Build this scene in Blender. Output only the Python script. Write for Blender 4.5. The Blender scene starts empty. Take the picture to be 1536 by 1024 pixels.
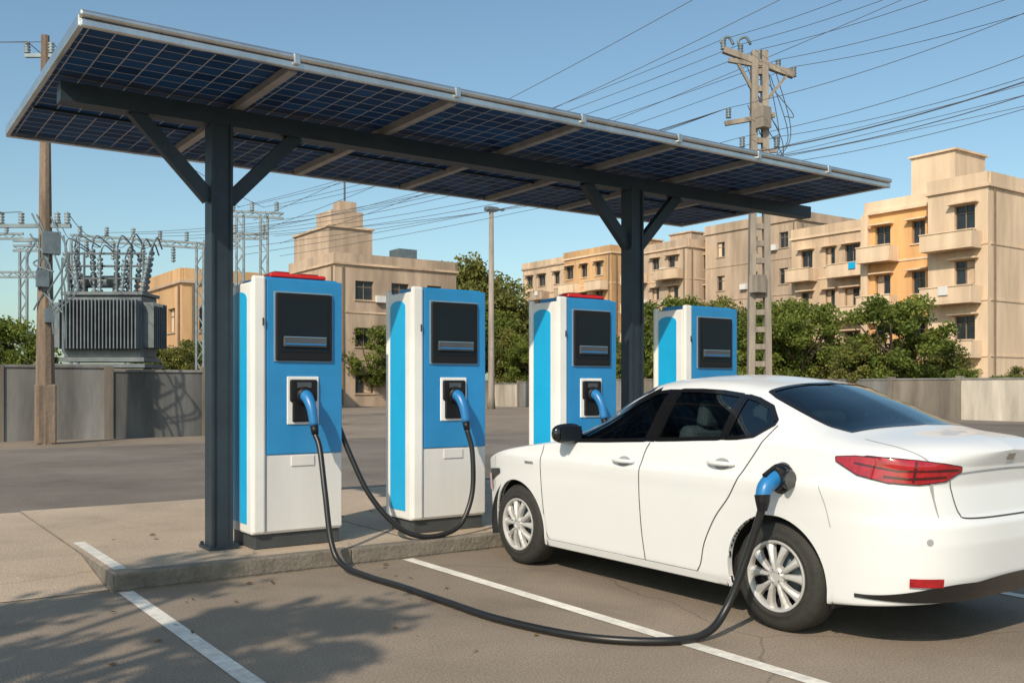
import bpy, bmesh, math, random
import numpy as np
from mathutils import Vector, Matrix
from mathutils.bvhtree import BVHTree
random.seed(7); np.random.seed(7)
scene=bpy.context.scene
scene.view_settings.view_transform='Standard'
scene.view_settings.look='None'; scene.view_settings.exposure=0

# ------------------------------------------------------------ materials
def mat(name,col,rough=0.6,metal=0.0,var=0.12,scale=3.0,bump=0.0,bscale=40,coat=0.0,var2=0.0,scale2=0.4,streak=False,spec=0.5):
    m=bpy.data.materials.new(name); m.use_nodes=True
    nt=m.node_tree; b=nt.nodes['Principled BSDF']
    b.inputs['Roughness'].default_value=rough; b.inputs['Metallic'].default_value=metal
    b.inputs['Specular IOR Level'].default_value=spec
    b.inputs['Coat Weight'].default_value=coat; b.inputs['Coat Roughness'].default_value=0.04
    tc=nt.nodes.new('ShaderNodeTexCoord')
    mp=nt.nodes.new('ShaderNodeMapping'); nt.links.new(tc.outputs['Object'],mp.inputs[0])
    if streak: mp.inputs['Scale'].default_value=(1,1,0.15)
    n=nt.nodes.new('ShaderNodeTexNoise'); n.inputs['Scale'].default_value=scale; n.inputs['Detail'].default_value=6
    n.inputs['Roughness'].default_value=0.65
    nt.links.new(mp.outputs[0],n.inputs['Vector'])
    r=nt.nodes.new('ShaderNodeMapRange'); r.inputs[1].default_value=0.3; r.inputs[2].default_value=0.7
    r.inputs[3].default_value=1-var; r.inputs[4].default_value=1+var
    nt.links.new(n.outputs['Fac'],r.inputs[0])
    out=r.outputs[0]
    if var2>0:
        n2=nt.nodes.new('ShaderNodeTexNoise'); n2.inputs['Scale'].default_value=scale2; n2.inputs['Detail'].default_value=4
        nt.links.new(mp.outputs[0],n2.inputs['Vector'])
        r2=nt.nodes.new('ShaderNodeMapRange'); r2.inputs[1].default_value=0.35; r2.inputs[2].default_value=0.65
        r2.inputs[3].default_value=1-var2; r2.inputs[4].default_value=1+var2
        nt.links.new(n2.outputs['Fac'],r2.inputs[0])
        mm=nt.nodes.new('ShaderNodeMath'); mm.operation='MULTIPLY'
        nt.links.new(out,mm.inputs[0]); nt.links.new(r2.outputs[0],mm.inputs[1]); out=mm.outputs[0]
    vm=nt.nodes.new('ShaderNodeVectorMath'); vm.operation='SCALE'
    vm.inputs[0].default_value=col[:3]; nt.links.new(out,vm.inputs['Scale'])
    nt.links.new(vm.outputs[0],b.inputs['Base Color'])
    if bump>0:
        nb=nt.nodes.new('ShaderNodeTexNoise'); nb.inputs['Scale'].default_value=bscale; nb.inputs['Detail'].default_value=5
        nt.links.new(tc.outputs['Object'],nb.inputs['Vector'])
        bp=nt.nodes.new('ShaderNodeBump'); bp.inputs['Strength'].default_value=bump; bp.inputs['Distance'].default_value=0.02
        nt.links.new(nb.outputs['Fac'],bp.inputs['Height']); nt.links.new(bp.outputs[0],b.inputs['Normal'])
    return m

def ground_mat(name,col,crack=0.5,speck=0.25,rough=0.85,big=0.13):
    m=mat(name,col,rough,0,var=0.10,scale=1.3,var2=big,scale2=0.25,bump=0.35,bscale=60,spec=0.3)
    nt=m.node_tree; b=nt.nodes['Principled BSDF']
    src=b.inputs['Base Color'].links[0].from_socket
    tc=nt.nodes.new('ShaderNodeTexCoord')
    f=nt.nodes.new('ShaderNodeTexNoise'); f.inputs['Scale'].default_value=90; f.inputs['Detail'].default_value=3
    nt.links.new(tc.outputs['Object'],f.inputs['Vector'])
    r=nt.nodes.new('ShaderNodeMapRange'); r.inputs[1].default_value=0.3; r.inputs[2].default_value=0.7
    r.inputs[3].default_value=1-speck; r.inputs[4].default_value=1+speck
    nt.links.new(f.outputs['Fac'],r.inputs[0])
    nz=nt.nodes.new('ShaderNodeTexNoise'); nz.inputs['Scale'].default_value=1.6; nz.inputs['Detail'].default_value=5
    nt.links.new(tc.outputs['Object'],nz.inputs['Vector'])
    mx=nt.nodes.new('ShaderNodeMix'); mx.data_type='VECTOR'; mx.inputs['Factor'].default_value=0.25
    nt.links.new(tc.outputs['Object'],mx.inputs[4]); nt.links.new(nz.outputs['Color'],mx.inputs[5])
    v=nt.nodes.new('ShaderNodeTexVoronoi'); v.feature='DISTANCE_TO_EDGE'; v.inputs['Scale'].default_value=0.30
    nt.links.new(mx.outputs[1],v.inputs['Vector'])
    rc=nt.nodes.new('ShaderNodeMapRange'); rc.inputs[1].default_value=0.0; rc.inputs[2].default_value=0.0028
    rc.inputs[3].default_value=1-crack; rc.inputs[4].default_value=1.0
    nt.links.new(v.outputs['Distance'],rc.inputs[0])
    st=nt.nodes.new('ShaderNodeTexNoise'); st.inputs['Scale'].default_value=0.9; st.inputs['Detail'].default_value=7; st.inputs['Distortion'].default_value=0.8
    nt.links.new(tc.outputs['Object'],st.inputs['Vector'])
    rs=nt.nodes.new('ShaderNodeMapRange'); rs.inputs[1].default_value=0.55; rs.inputs[2].default_value=0.75
    rs.inputs[3].default_value=1.0; rs.inputs[4].default_value=0.74
    nt.links.new(st.outputs['Fac'],rs.inputs[0])
    m1=nt.nodes.new('ShaderNodeMath'); m1.operation='MULTIPLY'; nt.links.new(r.outputs[0],m1.inputs[0]); nt.links.new(rc.outputs[0],m1.inputs[1])
    m2=nt.nodes.new('ShaderNodeMath'); m2.operation='MULTIPLY'; nt.links.new(m1.outputs[0],m2.inputs[0]); nt.links.new(rs.outputs[0],m2.inputs[1])
    vm=nt.nodes.new('ShaderNodeVectorMath'); vm.operation='SCALE'
    nt.links.new(src,vm.inputs[0]); nt.links.new(m2.outputs[0],vm.inputs['Scale'])
    nt.links.new(vm.outputs[0],b.inputs['Base Color'])
    return m

def glass_mat(name,tint=(0.35,0.45,0.47),gloss=0.12):
    m=bpy.data.materials.new(name); m.use_nodes=True; nt=m.node_tree
    for n in list(nt.nodes):
        if n.type!='OUTPUT_MATERIAL': nt.nodes.remove(n)
    o=nt.nodes['Material Output']
    t=nt.nodes.new('ShaderNodeBsdfTransparent'); t.inputs[0].default_value=(*tint,1)
    g=nt.nodes.new('ShaderNodeBsdfGlossy'); g.inputs['Roughness'].default_value=0.02; g.inputs[0].default_value=(0.85,0.97,1,1)
    fr=nt.nodes.new('ShaderNodeFresnel'); fr.inputs[0].default_value=1.5
    ad=nt.nodes.new('ShaderNodeMath'); ad.operation='ADD'; ad.use_clamp=True; ad.inputs[1].default_value=gloss
    nt.links.new(fr.outputs[0],ad.inputs[0])
    mx=nt.nodes.new('ShaderNodeMixShader'); nt.links.new(ad.outputs[0],mx.inputs[0])
    nt.links.new(t.outputs[0],mx.inputs[1]); nt.links.new(g.outputs[0],mx.inputs[2]); nt.links.new(mx.outputs[0],o.inputs[0])
    return m

M={}
M['asphalt']=ground_mat('parking_asphalt',(0.255,0.208,0.163),crack=0.35,speck=0.32)
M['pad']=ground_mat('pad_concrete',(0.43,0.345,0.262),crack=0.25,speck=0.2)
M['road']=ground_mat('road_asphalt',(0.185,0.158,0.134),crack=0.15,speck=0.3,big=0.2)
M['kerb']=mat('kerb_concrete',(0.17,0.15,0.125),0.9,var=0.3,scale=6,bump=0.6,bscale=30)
M['paint']=mat('line_paint',(0.68,0.65,0.59),0.7,var=0.2,scale=18,var2=0.14,scale2=2.5)
M['steel']=mat('canopy_steel_paint',(0.026,0.040,0.054),0.45,0.2,var=0.2,scale=4)
M['alu']=mat('aluminium',(0.62,0.61,0.59),0.25,0.9,var=0.15,scale=5)
M['rib']=mat('rib_metal',(0.36,0.33,0.30),0.5,0.4,var=0.2,scale=5)
M['white']=mat('charger_white',(0.76,0.75,0.73),0.35,var=0.05,scale=3,var2=0.06,scale2=1.2)
M['lgrey']=mat('charger_light_grey',(0.64,0.63,0.62),0.4,var=0.07,scale=4,streak=True)
M['bezel']=mat('bezel_blue_grey',(0.16,0.25,0.33),0.35,var=0.06,scale=4)
M['blue']=mat('charger_blue',(0.022,0.225,0.50),0.38,var=0.09,scale=3)
M['cyan']=mat('charger_cyan',(0.004,0.38,0.72),0.38,var=0.06,scale=3)
M['black']=mat('black_plastic',(0.010,0.010,0.012),0.45,var=0.1,spec=0.3)
M['screen']=mat('screen_glass',(0.010,0.015,0.021),0.3,var=0.1,spec=0.2)
M['plinth']=mat('plinth_dark',(0.05,0.055,0.06),0.6,var=0.2)
M['ledge']=mat('reader_grey',(0.065,0.072,0.085),0.5,var=0.2)
M['red']=mat('red_plastic',(0.62,0.02,0.02),0.35,var=0.15)
M['rubber']=mat('cable_rubber',(0.012,0.012,0.013),0.4,var=0.1)
M['plugblue']=mat('plug_blue',(0.02,0.17,0.42),0.35,var=0.1)
M['carwhite']=mat('car_paint_white',(0.70,0.71,0.72),0.32,var=0.01,coat=0.45)
M['cardark']=mat('car_inner_dark',(0.02,0.02,0.022),0.7,var=0.1)
M['trim']=mat('car_black_trim',(0.008,0.008,0.009),0.15,var=0.05,coat=0.6)
M['seam']=mat('car_seam',(0.05,0.05,0.052),0.8,var=0.05)
M['softseam']=mat('car_soft_seam',(0.30,0.30,0.31),0.6,var=0.05)
M['tyre']=mat('tyre_rubber',(0.025,0.024,0.022),0.75,var=0.25,scale=20,bump=0.2,bscale=80)
M['alloy']=mat('wheel_alloy',(0.55,0.54,0.53),0.42,0.4,var=0.05)
M['chrome']=mat('chrome',(0.8,0.8,0.8),0.12,1.0,var=0.02)
M['tail']=mat('tail_light',(0.34,0.008,0.014),0.08,var=0.35,scale=25,coat=1.0)
M['taildark']=mat('tail_light_dark',(0.06,0.003,0.005),0.08,var=0.3,scale=25,coat=1.0)
M['seat']=mat('seat_fabric',(0.085,0.09,0.095),0.8,var=0.15)
M['glass']=glass_mat('car_glass',(0.58,0.72,0.74),0.10)
M['rearglass']=glass_mat('car_rear_glass',(0.26,0.42,0.48),0.09)
M['conc']=mat('weathered_concrete',(0.25,0.215,0.18),0.9,var=0.4,scale=3,streak=True,bump=0.5,bscale=15)
M['wall1']=mat('wall_concrete_a',(0.105,0.105,0.103),0.9,var=0.4,scale=1.5,streak=True,var2=0.35,scale2=0.6)
M['wall2']=mat('wall_concrete_b',(0.17,0.145,0.12),0.9,var=0.4,scale=1.5,streak=True,var2=0.35,scale2=0.6)
M['wall3']=mat('wall_concrete_c',(0.19,0.185,0.18),0.9,var=0.4,scale=1.5,streak=True,var2=0.3,scale2=0.6)
M['wallr']=mat('wall_plaster_far',(0.38,0.34,0.29),0.9,var=0.4,scale=0.9,streak=True,var2=0.3,scale2=0.3)
M['wood']=mat('pole_weathered',(0.19,0.14,0.105),0.9,var=0.45,scale=4,streak=True,bump=0.6,bscale=12)
M['galv']=mat('galvanised',(0.16,0.20,0.225),0.5,0.4,var=0.25,scale=4)
M['xfmr']=mat('transformer_grey',(0.13,0.15,0.165),0.5,0.2,var=0.3,scale=2)
M['insul']=mat('insulator',(0.22,0.27,0.30),0.3,var=0.2)
M['wire']=mat('wire',(0.06,0.065,0.075),0.6,var=0.1)
M['cream']=mat('plaster_cream',(0.66,0.50,0.355),0.9,var=0.16,scale=1.3,streak=True,var2=0.16,scale2=0.3)
M['orange']=mat('plaster_orange',(0.66,0.37,0.16),0.9,var=0.18,scale=1.3,streak=True,var2=0.16,scale2=0.3)
M['beige']=mat('plaster_beige',(0.56,0.415,0.29),0.9,var=0.22,scale=1.3,streak=True,var2=0.2,scale2=0.3)
M['tan']=mat('plaster_tan',(0.41,0.31,0.23),0.9,var=0.26,scale=1.1,streak=True,var2=0.22,scale2=0.25)
M['ochre']=mat('plaster_ochre',(0.50,0.31,0.16),0.9,var=0.24,scale=1.1,streak=True,var2=0.2,scale2=0.25)
M['wglass']=mat('window_glass',(0.022,0.028,0.034),0.15,var=0.6,scale=0.7)
M['wframe']=mat('window_frame',(0.20,0.15,0.11),0.7,var=0.2)
M['bark']=mat('bark',(0.09,0.065,0.045),0.95,var=0.3,scale=6,bump=0.6,bscale=20)
M['dry']=mat('dry_leaf',(0.13,0.075,0.03),0.8,var=0.4,scale=9)

def leaf_mat(name,c1,c2):
    m=bpy.data.materials.new(name); m.use_nodes=True; nt=m.node_tree; b=nt.nodes['Principled BSDF']
    b.inputs['Roughness'].default_value=0.6; b.inputs['Specular IOR Level'].default_value=0.2
    a=nt.nodes.new('ShaderNodeAttribute'); a.attribute_name='tone'
    mx=nt.nodes.new('ShaderNodeMix'); mx.data_type='RGBA'
    nt.links.new(a.outputs['Fac'],mx.inputs['Factor']); mx.inputs[6].default_value=(*c1,1); mx.inputs[7].default_value=(*c2,1)
    nt.links.new(mx.outputs[2],b.inputs['Base Color'])
    tr=nt.nodes.new('ShaderNodeBsdfTranslucent'); nt.links.new(mx.outputs[2],tr.inputs[0])
    ms=nt.nodes.new('ShaderNodeMixShader'); ms.inputs[0].default_value=0.4
    nt.links.new(b.outputs[0],ms.inputs[1]); nt.links.new(tr.outputs[0],ms.inputs[2])
    nt.links.new(ms.outputs[0],nt.nodes['Material Output'].inputs[0])
    return m
M['leaf']=leaf_mat('foliage_green',(0.06,0.10,0.022),(0.25,0.29,0.06))
M['leaf2']=leaf_mat('foliage_olive',(0.075,0.10,0.028),(0.29,0.28,0.075))

def solar_mat():
    m=bpy.data.materials.new('solar_cells'); m.use_nodes=True; nt=m.node_tree; b=nt.nodes['Principled BSDF']
    b.inputs['Roughness'].default_value=0.5; b.inputs['Specular IOR Level'].default_value=0.06
    tc=nt.nodes.new('ShaderNodeTexCoord')
    br=nt.nodes.new('ShaderNodeTexBrick'); br.offset=0.0; br.squash=1.0
    br.inputs['Scale'].default_value=1.0; br.inputs['Brick Width'].default_value=0.165; br.inputs['Row Height'].default_value=0.165
    br.inputs['Mortar Size'].default_value=0.0042; br.inputs['Mortar Smooth'].default_value=0.0; br.inputs['Bias'].default_value=0.0
    br.inputs['Color1'].default_value=(0.006,0.030,0.090,1); br.inputs['Color2'].default_value=(0.016,0.070,0.19,1)
    br.inputs['Mortar'].default_value=(0.40,0.40,0.40,1)
    nt.links.new(tc.outputs['Object'],br.inputs['Vector']); nt.links.new(br.outputs['Color'],b.inputs['Base Color'])
    return m
M['solar']=solar_mat()

# ------------------------------------------------------------ helpers
def empty(name,loc):
    e=bpy.data.objects.new(name,None); e.location=loc; e.empty_display_size=0.3
    scene.collection.objects.link(e); return e
def adopt(o,p):
    if p is not None:
        o.parent=p; o.matrix_parent_inverse=Matrix.Translation(p.location).inverted()
    return o
def finish(bm,name,mats,parent=None,smooth=False,recalc=True):
    if recalc: bmesh.ops.recalc_face_normals(bm,faces=bm.faces)
    me=bpy.data.meshes.new(name); bm.to_mesh(me); bm.free()
    if not isinstance(mats,(list,tuple)): mats=[mats]
    for m in mats: me.materials.append(m)
    if smooth:
        for p in me.polygons: p.use_smooth=True
    o=bpy.data.objects.new(name,me); scene.collection.objects.link(o)
    return adopt(o,parent)
def bm_box(bm,c,s,rot=None,bevel=0.0,seg=2):
    r=bmesh.ops.create_cube(bm,size=1.0); vs=r['verts']
    bmesh.ops.scale(bm,vec=s,verts=vs)
    if bevel>0:
        es=list({e for v in vs for e in v.link_edges})
        rr=bmesh.ops.bevel(bm,geom=es,offset=bevel,segments=seg,affect='EDGES',profile=0.5)
        vs=list({v for f in rr['faces'] for v in f.verts}|{v for v in vs if v.is_valid})
    if rot is not None: bmesh.ops.rotate(bm,cent=(0,0,0),matrix=rot,verts=vs)
    bmesh.ops.translate(bm,vec=c,verts=vs)
    return vs
def box(name,c,s,m,parent=None,bevel=0.0,rot=None,seg=2):
    bm=bmesh.new(); bm_box(bm,c,s,rot,bevel,seg)
    return finish(bm,name,m,parent,smooth=False)
def beam(bm,a,b,w,h,up=Vector((0,0,1))):
    a=Vector(a); b=Vector(b); d=b-a; L=d.length; z=d.normalized()
    x=up.cross(z)
    if x.length<1e-4: x=Vector((1,0,0))
    x.normalize(); y=z.cross(x)
    R=Matrix((x,y,z)).transposed()
    bm_box(bm,(a+b)/2,(w,h,L),rot=R)
def tube(bm,pts,rad,seg=10,cap=True):
    pts=[Vector(p) for p in pts]; n=len(pts)
    if not hasattr(rad,'__len__'): rad=[rad]*n
    rings=[]; prev=None
    for i,p in enumerate(pts):
        t=(pts[min(i+1,n-1)]-pts[max(i-1,0)]).normalized()
        if prev is None:
            x=t.orthogonal().normalized()
        else:
            x=prev-t*prev.dot(t)
            x=x.normalized() if x.length>1e-5 else t.orthogonal().normalized()
        prev=x; y=t.cross(x)
        rings.append([bm.verts.new(p+(x*math.cos(2*math.pi*k/seg)+y*math.sin(2*math.pi*k/seg))*rad[i]) for k in range(seg)])
    for i in range(n-1):
        for k in range(seg):
            bm.faces.new((rings[i][k],rings[i][(k+1)%seg],rings[i+1][(k+1)%seg],rings[i+1][k]))
    if cap:
        bm.faces.new(rings[0][::-1]); bm.faces.new(rings[-1])
def catmull(pts,n=10):
    P=[Vector(p) for p in pts]; P=[P[0]*2-P[1]]+P+[P[-1]*2-P[-2]]; out=[]
    for i in range(1,len(P)-2):
        for k in range(n):
            t=k/n; a,b,c,d=P[i-1],P[i],P[i+1],P[i+2]
            out.append(0.5*((2*b)+(c-a)*t+(2*a-5*b+4*c-d)*t*t+(3*b-3*c+d-a)*t**3))
    out.append(P[-2]); return out
def lathe(bm,c,axis,prof,seg=48):
    axis=Vector(axis).normalized(); x=axis.orthogonal().normalized(); y=axis.cross(x); c=Vector(c); rings=[]
    for a,r in prof:
        rings.append([bm.verts.new(c+axis*a+(x*math.cos(2*math.pi*k/seg)+y*math.sin(2*math.pi*k/seg))*max(r,1e-4)) for k in range(seg)])
    for i in range(len(rings)-1):
        for k in range(seg):
            bm.faces.new((rings[i][k],rings[i][(k+1)%seg],rings[i+1][(k+1)%seg],rings[i+1][k]))
def site(ahead,right):
    return (0.5743*ahead+0.8187*right, 0.8187*ahead-0.5743*right)
def sm(x,a,b):
    t=min(max((x-a)/(b-a),0),1); return t*t*(3-2*t)
def spl(xs,ys):
    X=np.linspace(xs[0]-0.3,xs[-1]+0.3,900); Y=np.interp(X,xs,ys)
    s0=(ys[1]-ys[0])/(xs[1]-xs[0]); s1=(ys[-1]-ys[-2])/(xs[-1]-xs[-2])
    Y=np.where(X<xs[0],ys[0]+(X-xs[0])*s0,Y); Y=np.where(X>xs[-1],ys[-1]+(X-xs[-1])*s1,Y)
    dx=X[1]-X[0]; sg=0.07/dx; k=np.arange(-int(3*sg),int(3*sg)+1); g=np.exp(-k**2/(2*sg*sg)); g/=g.sum()
    Yp=np.pad(Y,(len(k)//2,),mode='edge'); Ys=np.convolve(Yp,g,'valid')
    return lambda x: float(np.interp(x,X,Ys))

# ------------------------------------------------------------ ground
def sheet(name,x0,y0,x1,y1,z,m,parent=None):
    bm=bmesh.new(); vs=[bm.verts.new(p) for p in ((x0,y0,z),(x1,y0,z),(x1,y1,z),(x0,y1,z))]; bm.faces.new(vs)
    return finish(bm,name,m,parent,recalc=False)
sheet('ground',-900,-900,1500,1500,0.0,M['asphalt'])
def profile_strip(x0,x1,prof,two):
    bm=bmesh.new(); A=[bm.verts.new((x0,y,z)) for y,z in prof]; B=[bm.verts.new((x1,y,z)) for y,z in prof]
    for i in range(len(prof)-1):
        f=bm.faces.new((A[i],B[i],B[i+1],A[i+1]))
        if two and i<2: f.material_index=1
    return bm,A,B
KH=0.13
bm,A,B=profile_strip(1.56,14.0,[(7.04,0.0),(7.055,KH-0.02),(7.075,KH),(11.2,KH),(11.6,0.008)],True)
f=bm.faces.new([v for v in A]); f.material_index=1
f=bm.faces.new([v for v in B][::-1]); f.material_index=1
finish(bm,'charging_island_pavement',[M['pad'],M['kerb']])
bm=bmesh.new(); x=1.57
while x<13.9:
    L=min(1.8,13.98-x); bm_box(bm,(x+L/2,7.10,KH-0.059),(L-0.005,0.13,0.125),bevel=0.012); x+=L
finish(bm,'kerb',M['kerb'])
bm,A,B=profile_strip(-30,1.555,[(7.15,0.005),(7.35,0.02),(8.1,KH-0.012),(11.2,KH-0.012),(11.6,0.008)],False)
finish(bm,'pavement_apron',[M['pad']])
sheet('road',-200,11.55,400,24.5,0.004,M['road'])
def line(x0,x1,y0,y1,z): return sheet('stall_marking',x0,y0,x1,y1,z,M['paint'])
for cx in (1.64,3.87,6.62,8.9,11.2): line(cx-0.05,cx+0.05,1.2,7.03,0.004)
line(1.60,1.69,7.2,8.65,KH+0.004)
for jx in (4.0,6.5,9.0): sheet('pavement_joint',jx,7.2,jx+0.012,11.2,KH+0.003,M['seam'])
# scattered dry leaves, one object
bm=bmesh.new(); rl=random.Random(11)
for i in range(70):
    if i<40: x=rl.uniform(-0.3,3.6); y=rl.uniform(3.8,6.9); z=0.008
    else: x=rl.uniform(1.7,8.5); y=rl.uniform(7.2,9.5); z=KH+0.008
    a=rl.uniform(0,6.28); s=rl.uniform(0.012,0.030)
    d=Vector((math.cos(a),math.sin(a),0)); p=Vector((-d.y,d.x,0)); c=Vector((x,y,z))
    v=[bm.verts.new(c-d*s*1.3),bm.verts.new(c+p*s*0.6+Vector((0,0,s*0.5))),bm.verts.new(c+d*s*1.3+Vector((0,0,s*0.3))),bm.verts.new(c-p*s*0.6)]
    bm.faces.new((v[0],v[1],v[2])); bm.faces.new((v[0],v[2],v[3]))
finish(bm,'fallen_leaves',M['dry'],recalc=False)

# ------------------------------------------------------------ canopy
can=empty('solar_canopy',(4.8,7.7,0))
PY=7.72; Y0,Y1=6.50,9.72; X0,X1=1.27,9.76; ZC=3.70
ribs=[2.66,4.0,5.28,6.44,7.55,8.66]
bm=bmesh.new()
for px in (2.52,7.0):
    bm_box(bm,(px,PY,(3.56+KH)/2),(0.13,0.13,3.56-KH))
    for sx in (-1,1): bm_box(bm,(px+sx*0.076,PY,(3.56+KH)/2),(0.022,0.17,3.56-KH-0.002))
    bm_box(bm,(px,PY,KH+0.012),(0.24,0.28,0.024))
    for sx in (-1,1):
        for sy in (-1,1): bm_box(bm,(px+sx*0.10,PY+sy*0.12,KH+0.035),(0.025,0.025,0.025))
    for sx in (-1,1): beam(bm,(px+sx*0.08,PY,2.94),(px+sx*0.66,PY,3.55),0.11,0.08,up=Vector((0,1,0)))
bm_box(bm,((X0+0.02+9.95)/2,PY,3.60),(9.95-X0-0.1,0.15,0.14))
finish(bm,'posts_and_main_beam',M['steel'],can)
xs=[X0]+ribs+[X1]
bm=bmesh.new()
for a,b in zip(xs[:-1],xs[1:]): bm_box(bm,((a+b)/2,(Y0+Y1)/2,ZC+0.045),(b-a-0.012,Y1-Y0-0.02,0.02))
finish(bm,'solar_panels',M['solar'],can)
bm=bmesh.new()
for r in ribs: bm_box(bm,(r,(Y0+Y1)/2,ZC+0.005),(0.07,Y1-Y0-0.06,0.055))
finish(bm,'cross_ribs',M['rib'],can)
bm=bmesh.new()
for a,b in zip(xs[:-1],xs[1:]):
    bm_box(bm,((a+b)/2,Y0+2.2,ZC+0.022),(b-a-0.08,0.02,0.02))
finish(bm,'purlins',M['steel'],can)
bm=bmesh.new()
bm_box(bm,((X0+X1)/2,Y0-0.02,ZC+0.012),(X1-X0+0.06,0.04,0.05),bevel=0.008)
bm_box(bm,((X0+X1)/2,Y0-0.03,ZC+0.067),(X1-X0+0.08,0.055,0.05),bevel=0.018)
bm_box(bm,((X0+X1)/2,Y1+0.02,ZC+0.03),(X1-X0+0.06,0.04,0.08),bevel=0.008)
for x in (X0-0.02,X1+0.02): bm_box(bm,(x,(Y0+Y1)/2,ZC+0.035),(0.04,Y1-Y0,0.08),bevel=0.008)
for r in xs[1:-1]: bm_box(bm,(r,Y0-0.045,ZC+0.05),(0.05,0.04,0.08),bevel=0.008)
finish(bm,'edge_frame',M['alu'],can)

# ------------------------------------------------------------ chargers
def charger(x0,w,redtop,dp=0.45):
    yf=7.42; zb=KH; top=2.30
    e=empty('ev_charging_station',(x0+w/2,yf+dp/2,zb))
    cx=x0+w/2; cy=yf+dp/2
    box('plinth',(cx+0.01,cy,zb+0.06),(w-0.05,dp-0.05,0.12),M['plinth'],e,bevel=0.008)
    bm=bmesh.new()
    bm_box(bm,(cx,cy,(zb+0.12+top-0.03)/2),(w,dp,top-0.03-zb-0.12),bevel=0.018)
    bm_box(bm,(x0+0.055,yf-0.006,(zb+0.13+top+0.015)/2),(0.11,0.05,top+0.015-zb-0.13),bevel=0.02)
    bm_box(bm,(x0+0.012,yf+dp-0.02,(zb+0.13+top)/2),(0.05,0.05,top-zb-0.13),bevel=0.015)
    finish(bm,'cabinet',M['white'],e)
    fx0=x0+0.118; fx1=x0+w-0.006; fc=(fx0+fx1)/2; fw=fx1-fx0
    box('upper_front_panel',(fc,yf-0.002,(0.885+top)/2),(fw,0.03,top-0.885),M['blue'],e,bevel=0.008)
    box('lower_front_panel',(fc,yf-0.001,(0.27+0.879)/2),(fw,0.022,0.879-0.27),M['lgrey'],e,bevel=0.006)
    box('hatch',(fc-0.02,yf-0.015,0.83),(0.2,0.012,0.085),M['lgrey'],e,bevel=0.004)
    bm=bmesh.new(); bm_box(bm,(cx+0.04,cy,top-0.006),(w-0.12,dp-0.06,0.05),bevel=0.02); finish(bm,'roof_cap',M['blue'],e)
    bm=bmesh.new(); ya,yb=yf+0.10,yf+dp-0.075; zc0,zc1=0.33,2.14
    N=10
    pts=[(ya,zc0),(yb,zc0)]+[((ya+yb)/2+(yb-ya)/2*math.cos(math.pi*i/N),zc1+0.06*math.sin(math.pi*i/N)) for i in range(N+1)]
    va=[bm.verts.new((x0-0.006,y,z)) for y,z in pts]; vb=[bm.verts.new((x0+0.004,y,z)) for y,z in pts]
    bm.faces.new(va); bm.faces.new(vb[::-1])
    for i in range(len(pts)): bm.faces.new((va[i],vb[i],vb[(i+1)%len(pts)],va[(i+1)%len(pts)]))
    finish(bm,'side_stripe',M['cyan'],e)
    sx0=x0+0.20*w+0.02; sx1=x0+0.88*w; sc=(sx0+sx1)/2; sw=sx1-sx0
    box('screen_frame',(sc,yf-0.020,1.915),(sw,0.016,0.57),M['bezel'],e,bevel=0.007)
    box('screen_housing',(sc,yf-0.032,1.915),(sw-0.025,0.026,0.545),M['black'],e,bevel=0.012,seg=3)
    box('screen',(sc,yf-0.047,1.925),(sw-0.11,0.006,0.42),M['screen'],e)
    bm=bmesh.new(); bm_box(bm,(sc,yf-0.055,1.79),(sw-0.14,0.03,0.07),bevel=0.006); finish(bm,'card_reader',M['ledge'],e)
    box('card_slot',(sc,yf-0.072,1.775),(sw-0.17,0.006,0.012),M['plugblue'],e)
    box('reader_trim',(sc,yf-0.056,1.832),(sw-0.15,0.024,0.008),M['bezel'],e)
    box('lock',(x0+0.085,yf-0.034,1.95),(0.012,0.012,0.06),M['plinth'],e)
    hx=x0+0.545*w
    box('holster_frame',(hx,yf-0.020,1.32),(0.275,0.016,0.39),M['white'],e,bevel=0.007)
    bm=bmesh.new(); bm_box(bm,(hx,yf-0.034,1.40),(0.235,0.03,0.18),bevel=0.014,seg=3); bm_box(bm,(hx,yf-0.033,1.25),(0.19,0.028,0.21),bevel=0.012,seg=3); finish(bm,'holster',M['black'],e)
    box('holster_label',(hx,yf-0.052,1.445),(0.12,0.008,0.045),M['ledge'],e)
    bm=bmesh.new(); p0=Vector((hx,yf-0.04,1.36)); p1=Vector((hx,yf-0.11,1.345)); p2=Vector((hx+0.01,yf-0.17,1.26)); p3=Vector((hx+0.02,yf-0.20,1.12))
    cp=catmull([p0,p1,p2,p3],6); n=len(cp)
    tube(bm,cp,[0.055-0.02*i/(n-1) for i in range(n)],14)
    finish(bm,'plug_handle',M['plugblue'],e,smooth=True)
    bm=bmesh.new(); lathe(bm,(hx,yf-0.04,1.36),(0,-1,-0.2),[(0,0.0),(0,0.075),(0.04,0.07),(0.045,0.05)],20); tube(bm,[p3,p3+Vector((0.004,-0.012,-0.07))],[0.034,0.028],12)
    finish(bm,'plug_collar',M['black'],e,smooth=True)
    if redtop:
        bm=bmesh.new()
        bm_box(bm,(cx+0.02,yf+0.11,top+0.034),(w*0.62,0.16,0.034),bevel=0.014,seg=3)
        bm_box(bm,(cx-0.12,yf+0.10,top+0.05),(0.14,0.13,0.034),bevel=0.014,seg=3)
        bm_box(bm,(cx+0.12,yf+0.10,top+0.046),(0.17,0.11,0.03),bevel=0.013,seg=3)
        finish(bm,'red_beacon',M['red'],e)
    return e,(hx+0.024,yf-0.212,1.05)
c1,q1=charger(2.68,0.78,True,0.54)
c2,q2=charger(4.12,0.78,False)
c3,q3=charger(5.74,0.76,True)
c4,q4=charger(7.46,0.84,False)
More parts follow.
